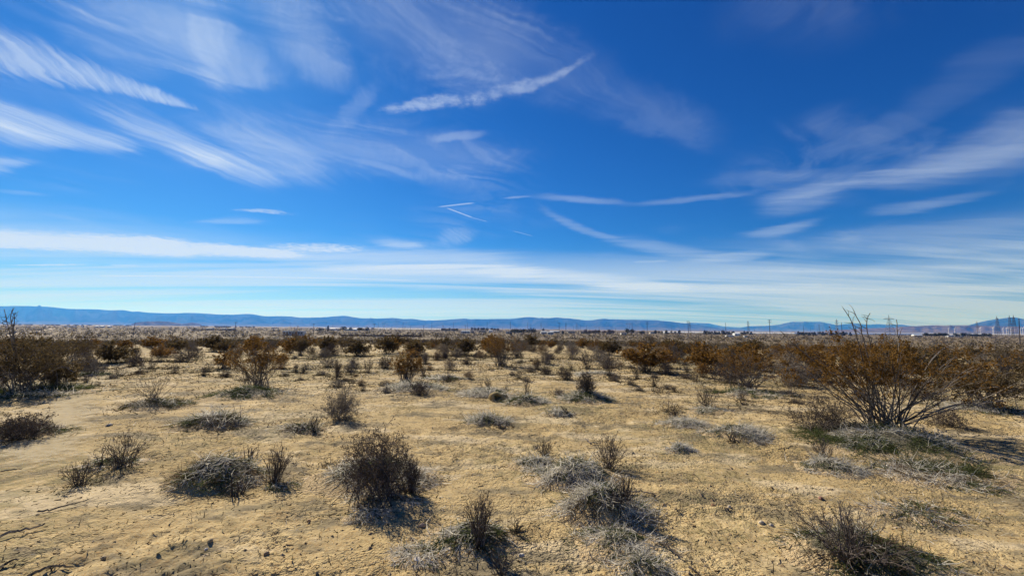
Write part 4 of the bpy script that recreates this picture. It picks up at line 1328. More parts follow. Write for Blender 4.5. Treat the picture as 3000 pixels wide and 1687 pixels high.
# the bare footpath through the left clearing: trodden pale sand that frays into the ground on both sides
def footpath():
    k = np.linspace(0, len(TRACK) - 1, 150)
    C = np.stack([np.interp(k, np.arange(len(TRACK)), TRACK[:, a]) for a in range(2)], -1)
    for _ in range(6):
        C[1:-1] = (C[:-2] + 2 * C[1:-1] + C[2:]) / 4
    C += 0.10 * (np.stack((vnoise(k * 2.1, k * 0, 3), vnoise(k * 1.7, k * 0 + 5, 4)), -1) - 0.5)
    T = unit(np.gradient(C, axis=0))
    N = np.stack((-T[:, 1], T[:, 0]), -1)
    off = np.linspace(-0.62, 0.62, 13)
    w = 0.8 + 0.5 * vnoise(k * 0.8, k * 0 + 2, 8)
    X = C[:, None, :] + N[:, None, :] * (off[None, :] * w[:, None])[..., None]
    Z = land(X[..., 0], X[..., 1]) + 0.6 * clods(X[..., 0], X[..., 1]) + 0.016
    V = np.concatenate((X, Z[..., None]), -1).reshape(-1, 3)
    tone = (np.clip(1 - np.abs(off) / 0.62, 0, 1)[None, :] * np.minimum(1, 8 * np.minimum(k / k[-1], 1 - k / k[-1]))[:, None]).reshape(-1)
    n, m = X.shape[:2]
    i = np.arange(n - 1)[:, None]; j = np.arange(m - 1)[None, :]
    F = np.stack((i * m + j, i * m + j + 1, (i + 1) * m + j + 1, (i + 1) * m + j), -1).reshape(-1, 4)
    mt, nt, b = new_mat('trodden_sand')
    geo = nt.nodes.new('ShaderNodeNewGeometry')
    at = nt.nodes.new('ShaderNodeAttribute'); at.attribute_name = 'tone'
    n1 = noise(nt, geo.outputs['Position'], 5.0, 5.0, 0.7).outputs[0]
    a = maprange(nt, mth(nt, 'ADD', at.outputs['Fac'], mth(nt, 'MULTIPLY_ADD', n1, 1.6, -0.8)), 0.20, 0.85, 0.0, 0.55)
    nt.links.new(mixcol(nt, maprange(nt, n1, 0.35, 0.65), (0.47, 0.38, 0.225, 1), (0.57, 0.475, 0.30, 1)), b.inputs['Base Color'])
    b.inputs['Roughness'].default_value = 0.95
    b.inputs['Specular IOR Level'].default_value = 0.1
    wire(nt, b.inputs['Alpha'], a)
    structure(link('footpath', mesh_np('footpath', V, [F], tone, smooth=True), mt))
footpath()

def skirts(name, mat, per, length, width, seed):
    """fallen twigs and leaves gathered about the feet of the shrubs"""
    rng = np.random.default_rng(seed)
    Q = np.array([q for q in pts if math.hypot(q[0], q[1]) < 27])
    cnt = np.minimum(per * (0.25 + Q[:, 2]) ** 1.2, per * 1.1).astype(int)
    idx = np.repeat(np.arange(len(Q)), cnt)
    n = len(idx)
    a = rng.uniform(0, 6.28, n)
    r = np.abs(rng.normal(size=n)) * (0.12 + Q[idx, 2] * 0.85)
    x, y = Q[idx, 0] + r * np.cos(a), Q[idx, 1] + r * np.sin(a) - 0.15 * Q[idx, 2]
    B = np.stack((x, y, surf(x, y) + 0.0), -1)
    B[:, 2] += np.array([mound_z(u, v) for u, v in zip(x, y)])
    d = rng.normal(size=(n, 3)); d[:, 2] = np.abs(d[:, 2]) * 0.5 + 0.05
    sc = np.maximum(1.0, np.hypot(x, y) / 7.0)
    P = creep(rng, B, d, length * rng.uniform(0.4, 1.6, n) * np.sqrt(sc), 3, 0.35, -0.1)
    P[..., 2] = np.maximum(P[..., 2], B[:, None, 2] + 0.004)
    V, F = ribbons(P, width * rng.uniform(0.6, 1.5, n) * sc, rng)
    stuff(link(name, mesh_np(name, V, [F], np.repeat(np.clip(rng.beta(1.5, 1.7, n), 0, 1), 6)), M[mat]))
skirts('litter', 'brown', 190, 0.065, 0.0042, 321)
skirts('olive_litter', 'olive', 150, 0.055, 0.0042, 322)

M['pebble'] = toned('pebble_stone', (0.19, 0.118, 0.055), (0.48, 0.38, 0.24), objvar=0.0)
def pebbles(n, r0, r1, seed, size):
    x, y, rng = near_points(n, r0, r1, seed, bias=1.15)
    n = len(x)
    base = unit(np.array(((1, 0, 0), (-1, 0, 0), (0, 1, 0), (0, -1, 0), (0, 0, 1), (0, 0, -1.0))))
    S = size * rng.gamma(1.6, 0.62, n) * (0.45 + 1.1 * sstep(0.4, 0.65, fbm(x * 0.6, y * 0.6, 88, 3)))
    V = base[None] * S[:, None, None] * rng.uniform(0.55, 1.35, (n, 6, 1)) * np.array((1, 1, 0.72))
    a = rng.uniform(0, 6.28, n)
    ca, sa = np.cos(a)[:, None], np.sin(a)[:, None]
    V = np.stack((V[..., 0] * ca - V[..., 1] * sa, V[..., 0] * sa + V[..., 1] * ca, V[..., 2]), -1)
    V += np.stack((x, y, surf(x, y) + S * 0.02), -1)[:, None]
    f = np.array(((0, 2, 4), (2, 1, 4), (1, 3, 4), (3, 0, 4), (2, 0, 5), (1, 2, 5), (3, 1, 5), (0, 3, 5)))
    F = ((np.arange(n) * 6)[:, None, None] + f[None]).reshape(-1, 3)
    return V.reshape(-1, 3), F, np.repeat(np.clip(rng.beta(1.4, 2.2, n), 0, 1), 6)
V, F, t = pebbles(10000, 2.3, 13, 401, 0.0050)
stuff(link('pebbles', mesh_np('pebbles', V, [F], t), M['pebble']))

# ------------------------------------------------------------------ single stones, sticks and the burrow
def stone(px, py, size, col, label, seed, flat=0.7):
    c = ground(px, py)
    rng = np.random.default_rng(seed)
    V, F = [], []
    nu, nv = 9, 6
    for i in range(nv + 1):
        for j in range(nu):
            a, b = math.pi * i / nv, 2 * math.pi * j / nu
            d = np.array((math.sin(a) * math.cos(b), math.sin(a) * math.sin(b), math.cos(a)))
            V.append(d)
    V = np.array(V)
    r = 0.75 + 0.5 * fbm(V[:, 0] * 1.7 + seed + V[:, 2], V[:, 1] * 1.7 - V[:, 2], seed, 3)
    V = V * r[:, None] * np.array((1.15, 0.85, flat)) * size
    for i in range(nv):
        for j in range(nu):
            F.append((i * nu + j, (i + 1) * nu + j, (i + 1) * nu + (j + 1) % nu, i * nu + (j + 1) % nu))
    o = link('stone', mesh_np('stone', V, [np.array(F)]), plain('stone_surface', col, 0.9, var=0.25, scale=30), None, (c[0], c[1], float(surf(c[0], c[1])) + size * flat * 0.45), rng.uniform(0, 6))
    tag(o, label, 'stone', 'loose stones')

for q, (px, py, s, col, label) in enumerate((
    (2232, 1537, 0.022, (0.46, 0.40, 0.31), 'white pebble lying alone on the bare sand right of centre'),
    (2260, 1541, 0.018, (0.44, 0.38, 0.29), 'tiny white pebble just right of the larger white one'),
    (2136, 1485, 0.018, (0.46, 0.40, 0.31), 'small pale pebble above the white one'),
    (1801, 1632, 0.030, (0.75, 0.36, 0.10), 'orange yellow chunk of stone at the bottom right of centre'),
    (1528, 1627, 0.020, (0.52, 0.47, 0.39), 'white stone near the bottom edge, right of the bottom centre twigs'),
    (1222, 1647, 0.036, (0.52, 0.46, 0.40), 'flat pale grey stone in the grass patch at bottom centre'),
    (1285, 1636, 0.020, (0.38, 0.22, 0.10), 'reddish brown stone left of the bottom centre mound'),
    (616, 1592, 0.019, (0.34, 0.25, 0.14), 'brown clod standing alone in the lower left sand'),
    (604, 1609, 0.013, (0.66, 0.60, 0.50), 'tiny white chip below the brown clod'),
    (302, 1642, 0.019, (0.34, 0.26, 0.15), 'dull clod at the lower left above the bottom sticks'),
    (1236, 1542, 0.024, (0.48, 0.33, 0.22), 'pinkish stone above the pale grass patch at bottom centre'),
    (1065, 1465, 0.019, (0.30, 0.18, 0.09), 'dark reddish clod left below the tall dark shrub'),
    (780, 1632, 0.019, (0.30, 0.21, 0.12), 'dark clod at the bottom left of centre'),
    (905, 1525, 0.019, (0.40, 0.26, 0.13), 'orange brown clod in the sand left of centre'),
    (2405, 1462, 0.024, (0.20, 0.10, 0.07), 'dark red stone above the bottom right shrub'),
    (2600, 1369, 0.020, (0.74, 0.70, 0.60), 'white chip in the grass under the largest creosote'),
    (1900, 1086, 0.10, (0.44, 0.39, 0.30), 'pale flat stone beside the tiny dark shrub in the right distance'),
    (320, 1247, 0.045, (0.42, 0.36, 0.26), 'pale flat stone in the left clearing'),
    (2090, 1485, 0.025, (0.20, 0.11, 0.06), 'dark clod near the lower white mound'),
)):
    stone(px, py, s, col, label, 500 + q, 0.5 if 'flat' in label else 0.75)

WOOD = M['stem_e']
def stick(points, r, label, seed, twigs=0, lift=0.015):
    rng = np.random.default_rng(seed)
    P = np.array([ground(*p) for p in points])
    P[:, 2] = surf(P[:, 0], P[:, 1]) + r + lift * rng.uniform(0, 1, len(P))
    t = np.linspace(0, len(P) - 1, 14)
    Q = np.stack([np.interp(t, np.arange(len(P)), P[:, a]) for a in range(3)], -1)
    r = r * 0.75
    Q += rng.normal(size=Q.shape) * r * 0.35
    c = Q[0].copy()
    Q = (Q - c)[None]
    R = (r * np.linspace(1, 0.45, 14) * rng.uniform(0.85, 1.2, 14))[None]
    lv = [(Q, R, np.array([np.linalg.norm(Q[0, -1])]), np.array([0]))]
    if twigs:
        lv.append(sprout(rng, Q, R, lv[0][2], lv[0][3], twigs, .2, .95, .8, .28, 4, .2, -0.02))
    o = empty('fallen_branch', c)
    tag(o, label, 'branch', 'fallen branches')
    stuff(link('wood', levels_mesh('wood', lv, None, seed), WOOD, o)) if twigs else link('wood', levels_mesh('wood', lv, None, seed), WOOD, o)

for q, (pp, r, label, tw) in enumerate((
    (((108, 1503), (150, 1498), (200, 1487), (258, 1473)), 0.013, 'long thin dark stick in the lower left sand, upper of the sticks', 0),
    (((-30, 1592), (30, 1572), (80, 1562), (135, 1545)), 0.017, 'dark stick reaching in from the left edge, middle of the sticks', 0),
    (((-20, 1672), (20, 1655), (52, 1645)), 0.016, 'short dark stick at the left edge below the middle one', 0),
    (((80, 1690), (130, 1675), (170, 1668), (215, 1665)), 0.015, 'forked dark stick on the bottom edge at lower left', 3),
    (((0, 1388), (30, 1384), (66, 1378)), 0.012, 'thin stick at the left edge beside the spindly shrub', 0),
    (((2280, 1325), (2305, 1318), (2325, 1317)), 0.012, 'short curved reddish stick on the sand below the largest creosote', 0),
    (((2520, 1372), (2548, 1375), (2562, 1366)), 0.016, 'hooked stick lying in the grass under the largest creosote', 0),
    (((1715, 1290), (1728, 1302), (1760, 1304)), 0.014, 'bent dark stick behind the upper white mound', 0),
    (((1835, 1450), (1880, 1449), (1925, 1455)), 0.013, 'thin dark branch sticking right from the lower white mound', 2),
    (((1930, 1595), (1960, 1610), (2000, 1642)), 0.013, 'curved bare twig at the bottom right of the lower white mound', 3),
    (((1495, 1565), (1515, 1562), (1535, 1548)), 0.014, 'reddish crooked branch right of the bottom centre mound', 2),
    (((1290, 1575), (1330, 1562), (1360, 1550)), 0.010, 'pale bent twig on the left slope of the bottom centre mound', 2),
    (((828, 1614), (845, 1610), (860, 1605)), 0.010, 'short thin stick on the bare lower left sand', 0),
    (((2190, 1200), (2225, 1208), (2290, 1212)), 0.014, 'thin branch trailing right of the grey tangled shrub', 4),
    (((2020, 1670), (2050, 1690)), 0.012, 'short dark twig at the bottom edge left of the bottom right shrub', 2),
)):
    stick(pp, r, label, 700 + q, tw)

# burrow in the front of the whitish mound
c = onto(1458, 1170)
prof = [(0.26, -0.16), (0.23, -0.02), (0.18, 0.05), (0.13, 0.075), (0.10, 0.07), (0.088, 0.03), (0.08, -0.06), (0.05, -0.12), (0.0, -0.13)]
V, F = [], []
for i, (r, z) in enumerate(prof):
    for j in range(20):
        a = 2 * math.pi * j / 20
        w = 1 + 0.18 * math.sin(a * 3 + 1) + 0.1 * math.sin(a * 5)
        V.append((r * w * math.cos(a), r * w * math.sin(a) * 0.8, z))
for i in range(len(prof) - 1):
    for j in range(20):
        F.append((i * 20 + j, i * 20 + (j + 1) % 20, (i + 1) * 20 + (j + 1) % 20, (i + 1) * 20 + j))
o = link('burrow', mesh_np('burrow', np.array(V), [np.array(F)], smooth=True), SOIL, None, (c[0], c[1] - 0.16, c[2] + 0.06))
o.rotation_euler = (R_(62), 0, 0)
o.scale = (0.8, 0.8, 0.8)
tag(o, 'animal burrow opening in the sand at the foot of the whitish mound', 'burrow')

# ------------------------------------------------------------------ far-off works of man
M_POLE = plain('weathered_pole_wood', (0.055, 0.045, 0.038), 0.9)
M_STEEL = plain('grey_tower_steel', (0.10, 0.105, 0.11), 0.6, 0.3)
M_WHITE = plain('white_paint', (0.80, 0.79, 0.76), 0.6)
M_DULL = plain('weathered_white', (0.58, 0.56, 0.52), 0.8)
M_CREAM = plain('cream_stucco', (0.62, 0.57, 0.48), 0.9)
M_GREYW = plain('grey_siding', (0.38, 0.37, 0.35), 0.9)
M_TANW = plain('tan_stucco', (0.42, 0.33, 0.23), 0.9)
M_ROOFD = plain('dark_shingle', (0.085, 0.075, 0.07), 0.9)
M_ROOFL = plain('pale_metal_roof', (0.66, 0.66, 0.64), 0.5)
M_ROOFG = plain('green_grey_roof', (0.28, 0.33, 0.30), 0.8)
M_GLASS = plain('dark_window', (0.03, 0.035, 0.045), 0.2)
M_FENCE = plain('rusty_fence_board', (0.17, 0.095, 0.055), 0.9, var=0.3, scale=0.6)
M_ROAD = plain('pale_dirt', (0.42, 0.34, 0.23), 0.95, var=0.15, scale=0.3)

def site(px, depth):
    """point of the plain on the bearing of a pixel column"""
    d = ray(px, 960)
    x = d[0] * depth
    return np.array((x, depth, float(land(x, depth))))

def place(root, loc, s, label, group, rotz=0.0, sz=None):
    root.location = tuple(float(v) for v in loc)
    root.rotation_euler = (0, 0, rotz)
    root.scale = (s, s, s if sz is None else sz)
    root['label'] = label
    root['group'] = group

def copy_tree(o, parent=None):
    c = o.copy()
    COL.objects.link(c)
    c.parent = parent
    for ch in o.children:
        copy_tree(ch, c)
    return c

USED = set()
def instance(p):
    if p.name not in USED:
        USED.add(p.name)
        return p
    return copy_tree(p)

def pole_proto(arms):
    e = empty('utility_pole')
    e['category'] = 'utility pole'
    link('pole', MB().bar((0, 0, -0.5), (0, 0, 10), 0.17, 0.11, 6).mesh('pole'), M_POLE, e)
    for k in range(arms):
        z = 9.5 - k * 1.1
        a = link('crossarm', MB().box(-1.25, 1.25, -0.18, -0.06, z, z + 0.16).mesh('crossarm'), M_POLE, e)
        for x in (-1.1, -0.4, 0.4, 1.1):
            link('insulator', MB().bar((x, -0.12, z + 0.16), (x, -0.12, z + 0.42), 0.06, 0.045, 5).mesh('insulator'), M_GREYW, a)
    return e

PP = {0: pole_proto(0), 1: pole_proto(1), 2: pole_proto(2)}

def pole(px, top, base, H, arms, label, tilt=0.0, group='wooden utility poles'):
    depth = H * FPX / (base - top)
    c = site(px, depth)
    zt = at_depth(px, top, depth)[2]
    h = max(zt - c[2], 3.0)
    o = instance(PP[arms])
    s = h / 10.0
    place(o, c, max(s, 0.9), label, group, math.radians((px * 37) % 40 - 20), s)
    if tilt:
        o.rotation_euler = (0, tilt, 0)

POLES = (
    (392, 943, 986, 11, 0, 'leaning bare pole on the plain, first from the left', 0.06),
    (690, 943, 984, 11, 1, 'utility pole on the plain above the open leafy creosote', 0),
    (919, 948, 980, 11, 1, 'utility pole with crossarm right of the white trailer', 0),
    (878, 958, 975, 6, 0, 'thin pole standing in front of the white trailer', 0),
    (1096, 948, 980, 11, 1, 'utility pole at the left end of the brown fence', 0),
    (1148, 953, 974, 10, 0, 'thin pole between the two dark stretches of brown fence', 0),
    (1203, 953, 971, 10, 0, 'pole behind the right stretch of the brown fence', 0),
    (1241, 953, 979, 11, 1, 'utility pole at the right end of the brown fence', 0),
    (1298, 953, 975, 10, 1, 'utility pole left of the white house', 0),
    (1363, 952, 977, 11, 1, 'utility pole directly in front of the white house', 0),
    (1389, 953, 976, 11, 0, 'pole just right of the white house', 0),
    (1473, 957, 976, 10, 0, 'short pole above the tall middle creosote', 0),
    (1495, 942.5, 971, 15, 0, 'tall pole left of the dark conifers', 0),
    (1638, 945, 975, 13, 1, 'utility pole among the houses right of the conifers', 0),
    (1658, 945, 973, 13, 0, 'tall pole, right of a close pair beyond the conifers', 0),
    (1696, 959, 979, 9, 0, 'low dark pole beside the bare winter trees', 0),
    (1803, 960.5, 976, 9, 0, 'short pole between the bare trees and the dark pair of trees', 0),
    (1896, 942, 977, 17, 2, 'tall pole with two crossarms right of the dark pair of trees', 0),
    (2016, 940, 975, 17, 2, 'tall pole with crossarms left of the long tree row', 0),
    (2126, 944, 970, 18, 0, 'bare tall pole behind the left tree row', 0),
    (2255, 936, 975, 19, 2, 'tallest pole with crossarms between the two tree rows', 0),
    (2354, 954.7, 972, 13, 0, 'short dark pole at the left of the second tree row', 0),
    (2466, 944, 974, 16, 0, 'tall dark pole at the right of the second tree row', 0),
    (2984, 932, 979, 14, 0, 'dark pole leaning at the right edge by the far towers', 0.05),
)
for p in POLES:
    pole(*p)
# the thin line of poles across the far plain
for px, top, base in ((1049, 944, 952), (1108, 944, 954), (1180, 944, 958), (1265, 943, 963), (1328, 944, 958), (1369, 946, 964), (1427, 942, 957), (1546, 944, 962), (1680, 953, 965),
                      (1701, 951, 963), (1719, 952, 963.5), (1852, 944, 961), (1968, 957, 967), (2081, 957.6, 968), (2210, 957, 971), (2374, 957, 968), (2394, 957, 968), (2411, 957.6, 969), (2422, 958, 969),
                      (2433, 959, 970), (2443, 960, 970), (955, 942, 954), (975, 945, 954), (850, 943, 950)):
    pole(px, top, base, 24, 0, 'thin far pole in the line across the far plain before the mountains', 0, 'far line of poles')

# lattice towers
def tower_proto(kind):
    e = empty('transmission_tower')
    e['category'] = 'tower'
    def leg(s, t, w0, w1, h):
        link('leg', MB().bar((s * w0, t * w0, -0.5), (s * w1, t * w1, h), 0.20, 0.14).mesh('leg'), M_STEEL, e)
    def brace(w0, w1, h, n):
        mb = MB()
        for k in range(n):
            a, b = k / n, (k + 1) / n
            wa, wb = w0 + (w1 - w0) * a, w0 + (w1 - w0) * b
            for (s, t, s2, t2) in ((-1, -1, 1, -1), (1, -1, 1, 1), (1, 1, -1, 1), (-1, 1, -1, -1)):
                mb.bar((s * wa, t * wa, h * a), (s2 * wb, t2 * wb, h * b), 0.08)
                mb.bar((s2 * wa, t2 * wa, h * a), (s * wb, t * wb, h * b), 0.08)
                mb.bar((s * wb, t * wb, h * b), (s2 * wb, t2 * wb, h * b), 0.07)
        stuff(link('bracing', mb.mesh('bracing'), M_STEEL, e))
    if kind == 'double':
        for s in (-1, 1):
            for t in (-1, 1): leg(s, t, 3.6, 0.7, 38)
        brace(3.6, 0.7, 38, 8)
        link('peak', MB().bar((0, 0, 37.5), (0, 0, 43), 0.7, 0.1).mesh('peak'), M_STEEL, e)
        for z, w in ((24, 5.0), (30, 5.6), (36, 4.6)):
            link('crossarm', MB().bar((-w, 0, z + 0.4), (w, 0, z + 0.4), 0.3).bar((-w, 0, z + 0.4), (0, 0, z + 1.9), 0.15).bar((w, 0, z + 0.4), (0, 0, z + 1.9), 0.15).mesh('crossarm'), M_STEEL, e)
    elif kind == 'wide':
        for s in (-1, 1):
            for t in (-1, 1): leg(s, t, 7.0, 0.9, 33)
        brace(7.0, 0.9, 33, 6)
        link('peak', MB().bar((-0.9, 0, 33), (0, 0, 41), 0.25, 0.12).bar((0.9, 0, 33), (0, 0, 41), 0.25, 0.12).mesh('peak'), M_STEEL, e)
        link('crossarm', MB().bar((-10, 0, 33), (10, 0, 33), 0.45).bar((-10, 0, 33), (0, 0, 35.4), 0.2).bar((10, 0, 33), (0, 0, 35.4), 0.2).mesh('crossarm'), M_STEEL, e)
    else:
        for s in (-1, 1):
            for t in (-1, 1):
                link('leg', MB().bar((s * 1.4, t * 1.2, -0.5), (s * 5.5, t * 0.6, 26), 0.3, 0.22).mesh('leg'), M_STEEL, e)
        mb = MB()
        for k in range(6):
            z0, z1 = 26 * k / 6, 26 * (k + 1) / 6
            for s in (-1, 1):
                mb.bar((s * (1.4 + 4.1 * k / 6), 1.2, z0), (s * (1.4 + 4.1 * (k + 1) / 6), -1.0, z1), 0.15)
        stuff(link('bracing', mb.mesh('bracing'), M_STEEL, e))
        link('crossarm', MB().bar((-11, 0, 26), (11, 0, 26), 0.5).bar((-11, 0, 26), (-5.5, 0, 29), 0.2).bar((11, 0, 26), (5.5, 0, 29), 0.2).mesh('crossarm'), M_STEEL, e)
        for s in (-1, 1):
            link('peak', MB().bar((s * 5.5, 0, 26), (s * 6.2, 0, 31), 0.4, 0.12).mesh('peak'), M_STEEL, e)
    return e

TP = {k: tower_proto(k) for k in ('double', 'wide', 'delta')}
TH = {'double': 43.0, 'wide': 41.0, 'delta': 31.0}
TOWER_AT = {}
def tower(kind, px, top, base, H, label, rot=0.0):
    depth = H * FPX / (base - top)
    c = site(px, depth)
    h = at_depth(px, top, depth)[2] - c[2]
    o = instance(TP[kind])
    s = h / TH[kind]
    place(o, c, s, label, 'lattice transmission towers', rot)
    TOWER_AT[label] = (c, s)

A_T = 'wide-legged lattice tower with one long crossarm behind the largest creosote'
B_T = 'dense lattice tower, left of the group before the right peak'
C_T = 'lattice tower, left of the paired towers at the right edge'
tower('wide', 2606, 921.7, 980, 41, A_T)
tower('double', 2923, 924.6, 973, 40, B_T, 0.2)
tower('double', 2960, 922, 973, 42, C_T, 0.3)
tower('double', 2972, 921.7, 973, 42, 'lattice tower, right of the paired towers at the right edge', 0.3)
tower('double', 2863, 940, 970, 38, 'faint lattice tower left of the right peak')
tower('double', 2452, 933, 973, 40, 'lattice tower with three arm levels above the second tree row')
tower('double', 2192, 937.6, 971, 40, 'lattice tower with three arm levels above the first tree row')
tower('double', 2400, 948, 966, 38, 'small faint lattice tower before the flat-topped mountain')
tower('double', 2021, 941, 975, 38, 'lattice tower standing right behind the tall pole before the tree row')
for px, top, base, lab in ((1841, 945, 959, 'delta tower just above the dark pair of trees'), (1745, 955, 963, 'leftmost of the small delta towers in the middle plain'),
                           (1755, 955, 963, 'second small delta tower from the left in the middle plain'), (1779.5, 954, 963, 'third small delta tower from the left in the middle plain'),
                           (1791, 954, 963, 'rightmost of the small delta towers in the middle plain'), (1124, 944, 955, 'far delta tower above the left end of the fence'),
                           (1186, 944, 957, 'far delta tower above the brown fence')):
    tower('delta', px, top, base, 31, lab)
for px, top, base, lab in ((1585, 944, 961, 'thin far lattice tower right of the conifers'), (1690, 945, 963, 'thin far lattice tower above the bare winter trees'), (1555, 947, 960, 'thin far lattice tower above the conifers')):
    tower('double', px, top, base, 40, lab)

def wire_between(a, za, b, zb, xa, xb, label):
    (ca, sa), (cb, sb) = TOWER_AT[a], TOWER_AT[b]
    A = np.array((ca[0] + xa * sa, ca[1], ca[2] + za * sa)); B = np.array((cb[0] + xb * sb, cb[1], cb[2] + zb * sb))
    t = np.linspace(0, 1, 26)[:, None]
    P = A * (1 - t) + B * t
    P[:, 2] -= (4 * t[:, 0] * (1 - t[:, 0])) * np.linalg.norm(B - A) * 0.028
    V, F = tubes((P - P[0])[None], np.full((1, 26), 0.11), 4)
    tag(link('power_line', mesh_np('power_line', V, [F]), M_STEEL, None, P[0]), label, 'power line', 'power lines')
wire_between(A_T, 33, C_T, 33, 9.5, -4, 'sagging power line from the wide-legged tower to the paired towers, upper')
wire_between(A_T, 33, B_T, 27, -9.5, 4, 'sagging power line from the wide-legged tower to the dense tower, lower')

# wind turbines at the foot of the right hills
e = empty('wind_turbine'); e['category'] = 'wind turbine'
link('tower', MB().bar((0, 0, -0.5), (0, 0, 30), 1.5, 0.9, 8).mesh('tower'), M_WHITE, e)
nac = link('nacelle', MB().box(-1, 1, -2.2, 3, 29.4, 31.6).mesh('nacelle'), M_WHITE, e)
link('hub', MB().bar((0, -2.2, 30.5), (0, -3.6, 30.5), 0.9, 0.4, 6).mesh('hub'), M_WHITE, nac)
for k in range(3):
    a = 2 * math.pi * k / 3 + 0.3
    link('blade', MB().bar((0, -2.9, 30.5), (11 * math.sin(a), -2.9, 30.5 + 11 * math.cos(a)), 0.75, 0.15, 4).mesh('blade'), M_WHITE, e)
TURB = e
for px, top, base, lab in ((2778, 957, 969, 'first white wind turbine from the left before the brown hills'), (2796, 957, 969, 'second white wind turbine from the left before the brown hills'),
                           (2871, 956, 968, 'third white wind turbine from the left, under the right peak'), (2909, 953, 969, 'tall white wind turbine left of the dense lattice tower'),
                           (2938, 956, 969, 'white wind turbine right of the dense lattice tower'), (2948, 956, 969, 'left of two touching white wind turbines by the paired towers'),
                           (2953, 956, 969, 'right of two touching white wind turbines by the paired towers'), (2961, 957, 969, 'white wind turbine behind the paired towers'),
                           (2989, 957, 969, 'second last white wind turbine before the right edge'), (2996, 955, 969, 'last white wind turbine at the right edge')):
    depth = 41 * FPX / (base - top) * 0.85
    c = site(px, depth)
    h = at_depth(px, top, depth)[2] - c[2]
    o = instance(TURB)
    s = h / 41.0
    place(o, c, s, lab, 'white wind turbines', -0.2 + (px % 7) * 0.1)

# ------------------------------------------------------------------ houses and sheds
def house(px0, px1, top, depth, wall, roof, label, windows=3, gable=0.35, dpt=8.0, cat='house', name='house', flat=False):
    a, b = site(px0, depth), site(px1, depth)
    W = b[0] - a[0]
    c = np.array(((a[0] + b[0]) / 2, depth + dpt / 2, 0)); c[2] = land(c[0], c[1])
    zt = at_depth((px0 + px1) / 2, top, depth)[2] - c[2]
    H = min(max(zt, 2.2), 5.0)
    hw = H / (1 + gable)
    e = empty(name, c)
    tag(e, label, cat, 'far houses and sheds')
    w2, d2 = W / 2, dpt / 2
    mb = MB().box(-w2, w2, -d2, d2, -0.4, hw)
    link('wall', mb.mesh('wall'), wall, e)
    if flat:
        link('roof', MB().box(-w2 - 0.25, w2 + 0.25, -d2 - 0.25, d2 + 0.25, hw, H).mesh('roof'), roof, e)
    else:
        o = 0.4
        V = [(-w2 - o, -d2 - o, hw), (w2 + o, -d2 - o, hw), (w2 + o, d2 + o, hw), (-w2 - o, d2 + o, hw), (-w2 * 0.92, 0, H), (w2 * 0.92, 0, H)]
        link('roof', MB().add(V, ((0, 1, 5, 4), (2, 3, 4, 5), (0, 3, 2, 1)), ((3, 0, 4), (1, 2, 5))).mesh('roof'), roof, e)
    for k in range(windows):
        x = -w2 + W * (k + 0.5) / windows
        wd, z0, z1 = min(0.75, W / windows * 0.25), hw * 0.42, hw * 0.80
        if k == windows // 2 and windows > 2:
            link('door', MB().box(x - 0.5, x + 0.5, -d2 - 0.06, -d2 - 0.003, 0.0, hw * 0.80).mesh('door'), M_GLASS, e)
        else:
            f = link('window', MB().box(x - wd - 0.1, x + wd + 0.1, -d2 - 0.05, -d2 - 0.003, z0 - 0.1, z1 + 0.1).mesh('window'), roof if roof is not M_ROOFL else M_GREYW, e)
            link('pane', MB().box(x - wd, x + wd, -d2 - 0.08, -d2 - 0.053, z0, z1).mesh('pane'), M_GLASS, f)
    return e

house(829, 889, 968.5, 430, M_WHITE, M_ROOFL, 'long white trailer home with small dark windows on the left plain', 7, 0.12, 5, 'trailer', 'mobile_home', True)
house(1008, 1033, 961, 1104, M_CREAM, M_ROOFG, 'low house with a green-grey roof between dark round trees', 3)
house(1034, 1045, 962, 1048, M_WHITE, M_ROOFL, 'small white shed right of the green-roofed house', 1, 0.3, 5, 'shed', 'shed')
house(924, 934, 963, 1104, M_WHITE, M_ROOFL, 'white shed left of the round dark tree by the crossarm pole', 1, 0.3, 5, 'shed', 'shed')
house(967, 982, 961.5, 1173, M_GREYW, M_ROOFL, 'pale-roofed shed between the dark trees left of the fence', 1, 0.2, 6, 'shed', 'shed')
house(986, 996, 964, 1104, M_TANW, M_ROOFD, 'small tan outbuilding left of the green-roofed house', 1, 0.3, 5, 'shed', 'shed')
house(1351, 1376, 967, 772, M_WHITE, M_ROOFL, 'white house with dark windows behind a utility pole in the middle', 5, 0.2, 8)
house(1379, 1388, 968, 827, M_TANW, M_ROOFD, 'small brown outbuilding right of the white house', 1, 0.3, 5, 'shed', 'shed')
house(1403, 1424, 966, 965, M_TANW, M_ROOFD, 'dark-roofed ranch house in the middle tree group', 3)
house(1432, 1443, 964, 1048, M_WHITE, M_ROOFL, 'white building in the middle tree group', 2, 0.3, 6)
house(1482, 1497, 970, 772, M_GREYW, M_ROOFD, 'dark garage just left of the conifers', 1, 0.35, 7, 'garage', 'garage')
house(1585, 1602, 969, 772, M_WHITE, M_ROOFL, 'pale low house right of the conifers', 3, 0.25, 8)
house(1604, 1622, 971, 717, M_CREAM, M_ROOFL, 'cream shed row right of the pale low house', 2, 0.2, 6, 'shed', 'shed')
house(1612, 1640, 965, 993, M_GREYW, M_ROOFL, 'long grey house behind the pole pair', 3)
house(1644, 1652, 966, 883, M_TANW, M_ROOFD, 'dark narrow shed between the pole pair', 1, 0.3, 5, 'shed', 'shed')
house(1664, 1684, 966, 965, M_GREYW, M_ROOFD, 'dark-roofed house right of the pole pair', 3)
house(1700, 1732, 967, 938, M_TANW, M_ROOFD, 'wide tan house behind the bare winter trees', 4)
house(1775, 1792, 971, 855, M_TANW, M_ROOFD, 'reddish house left of the dark pair of trees', 2)
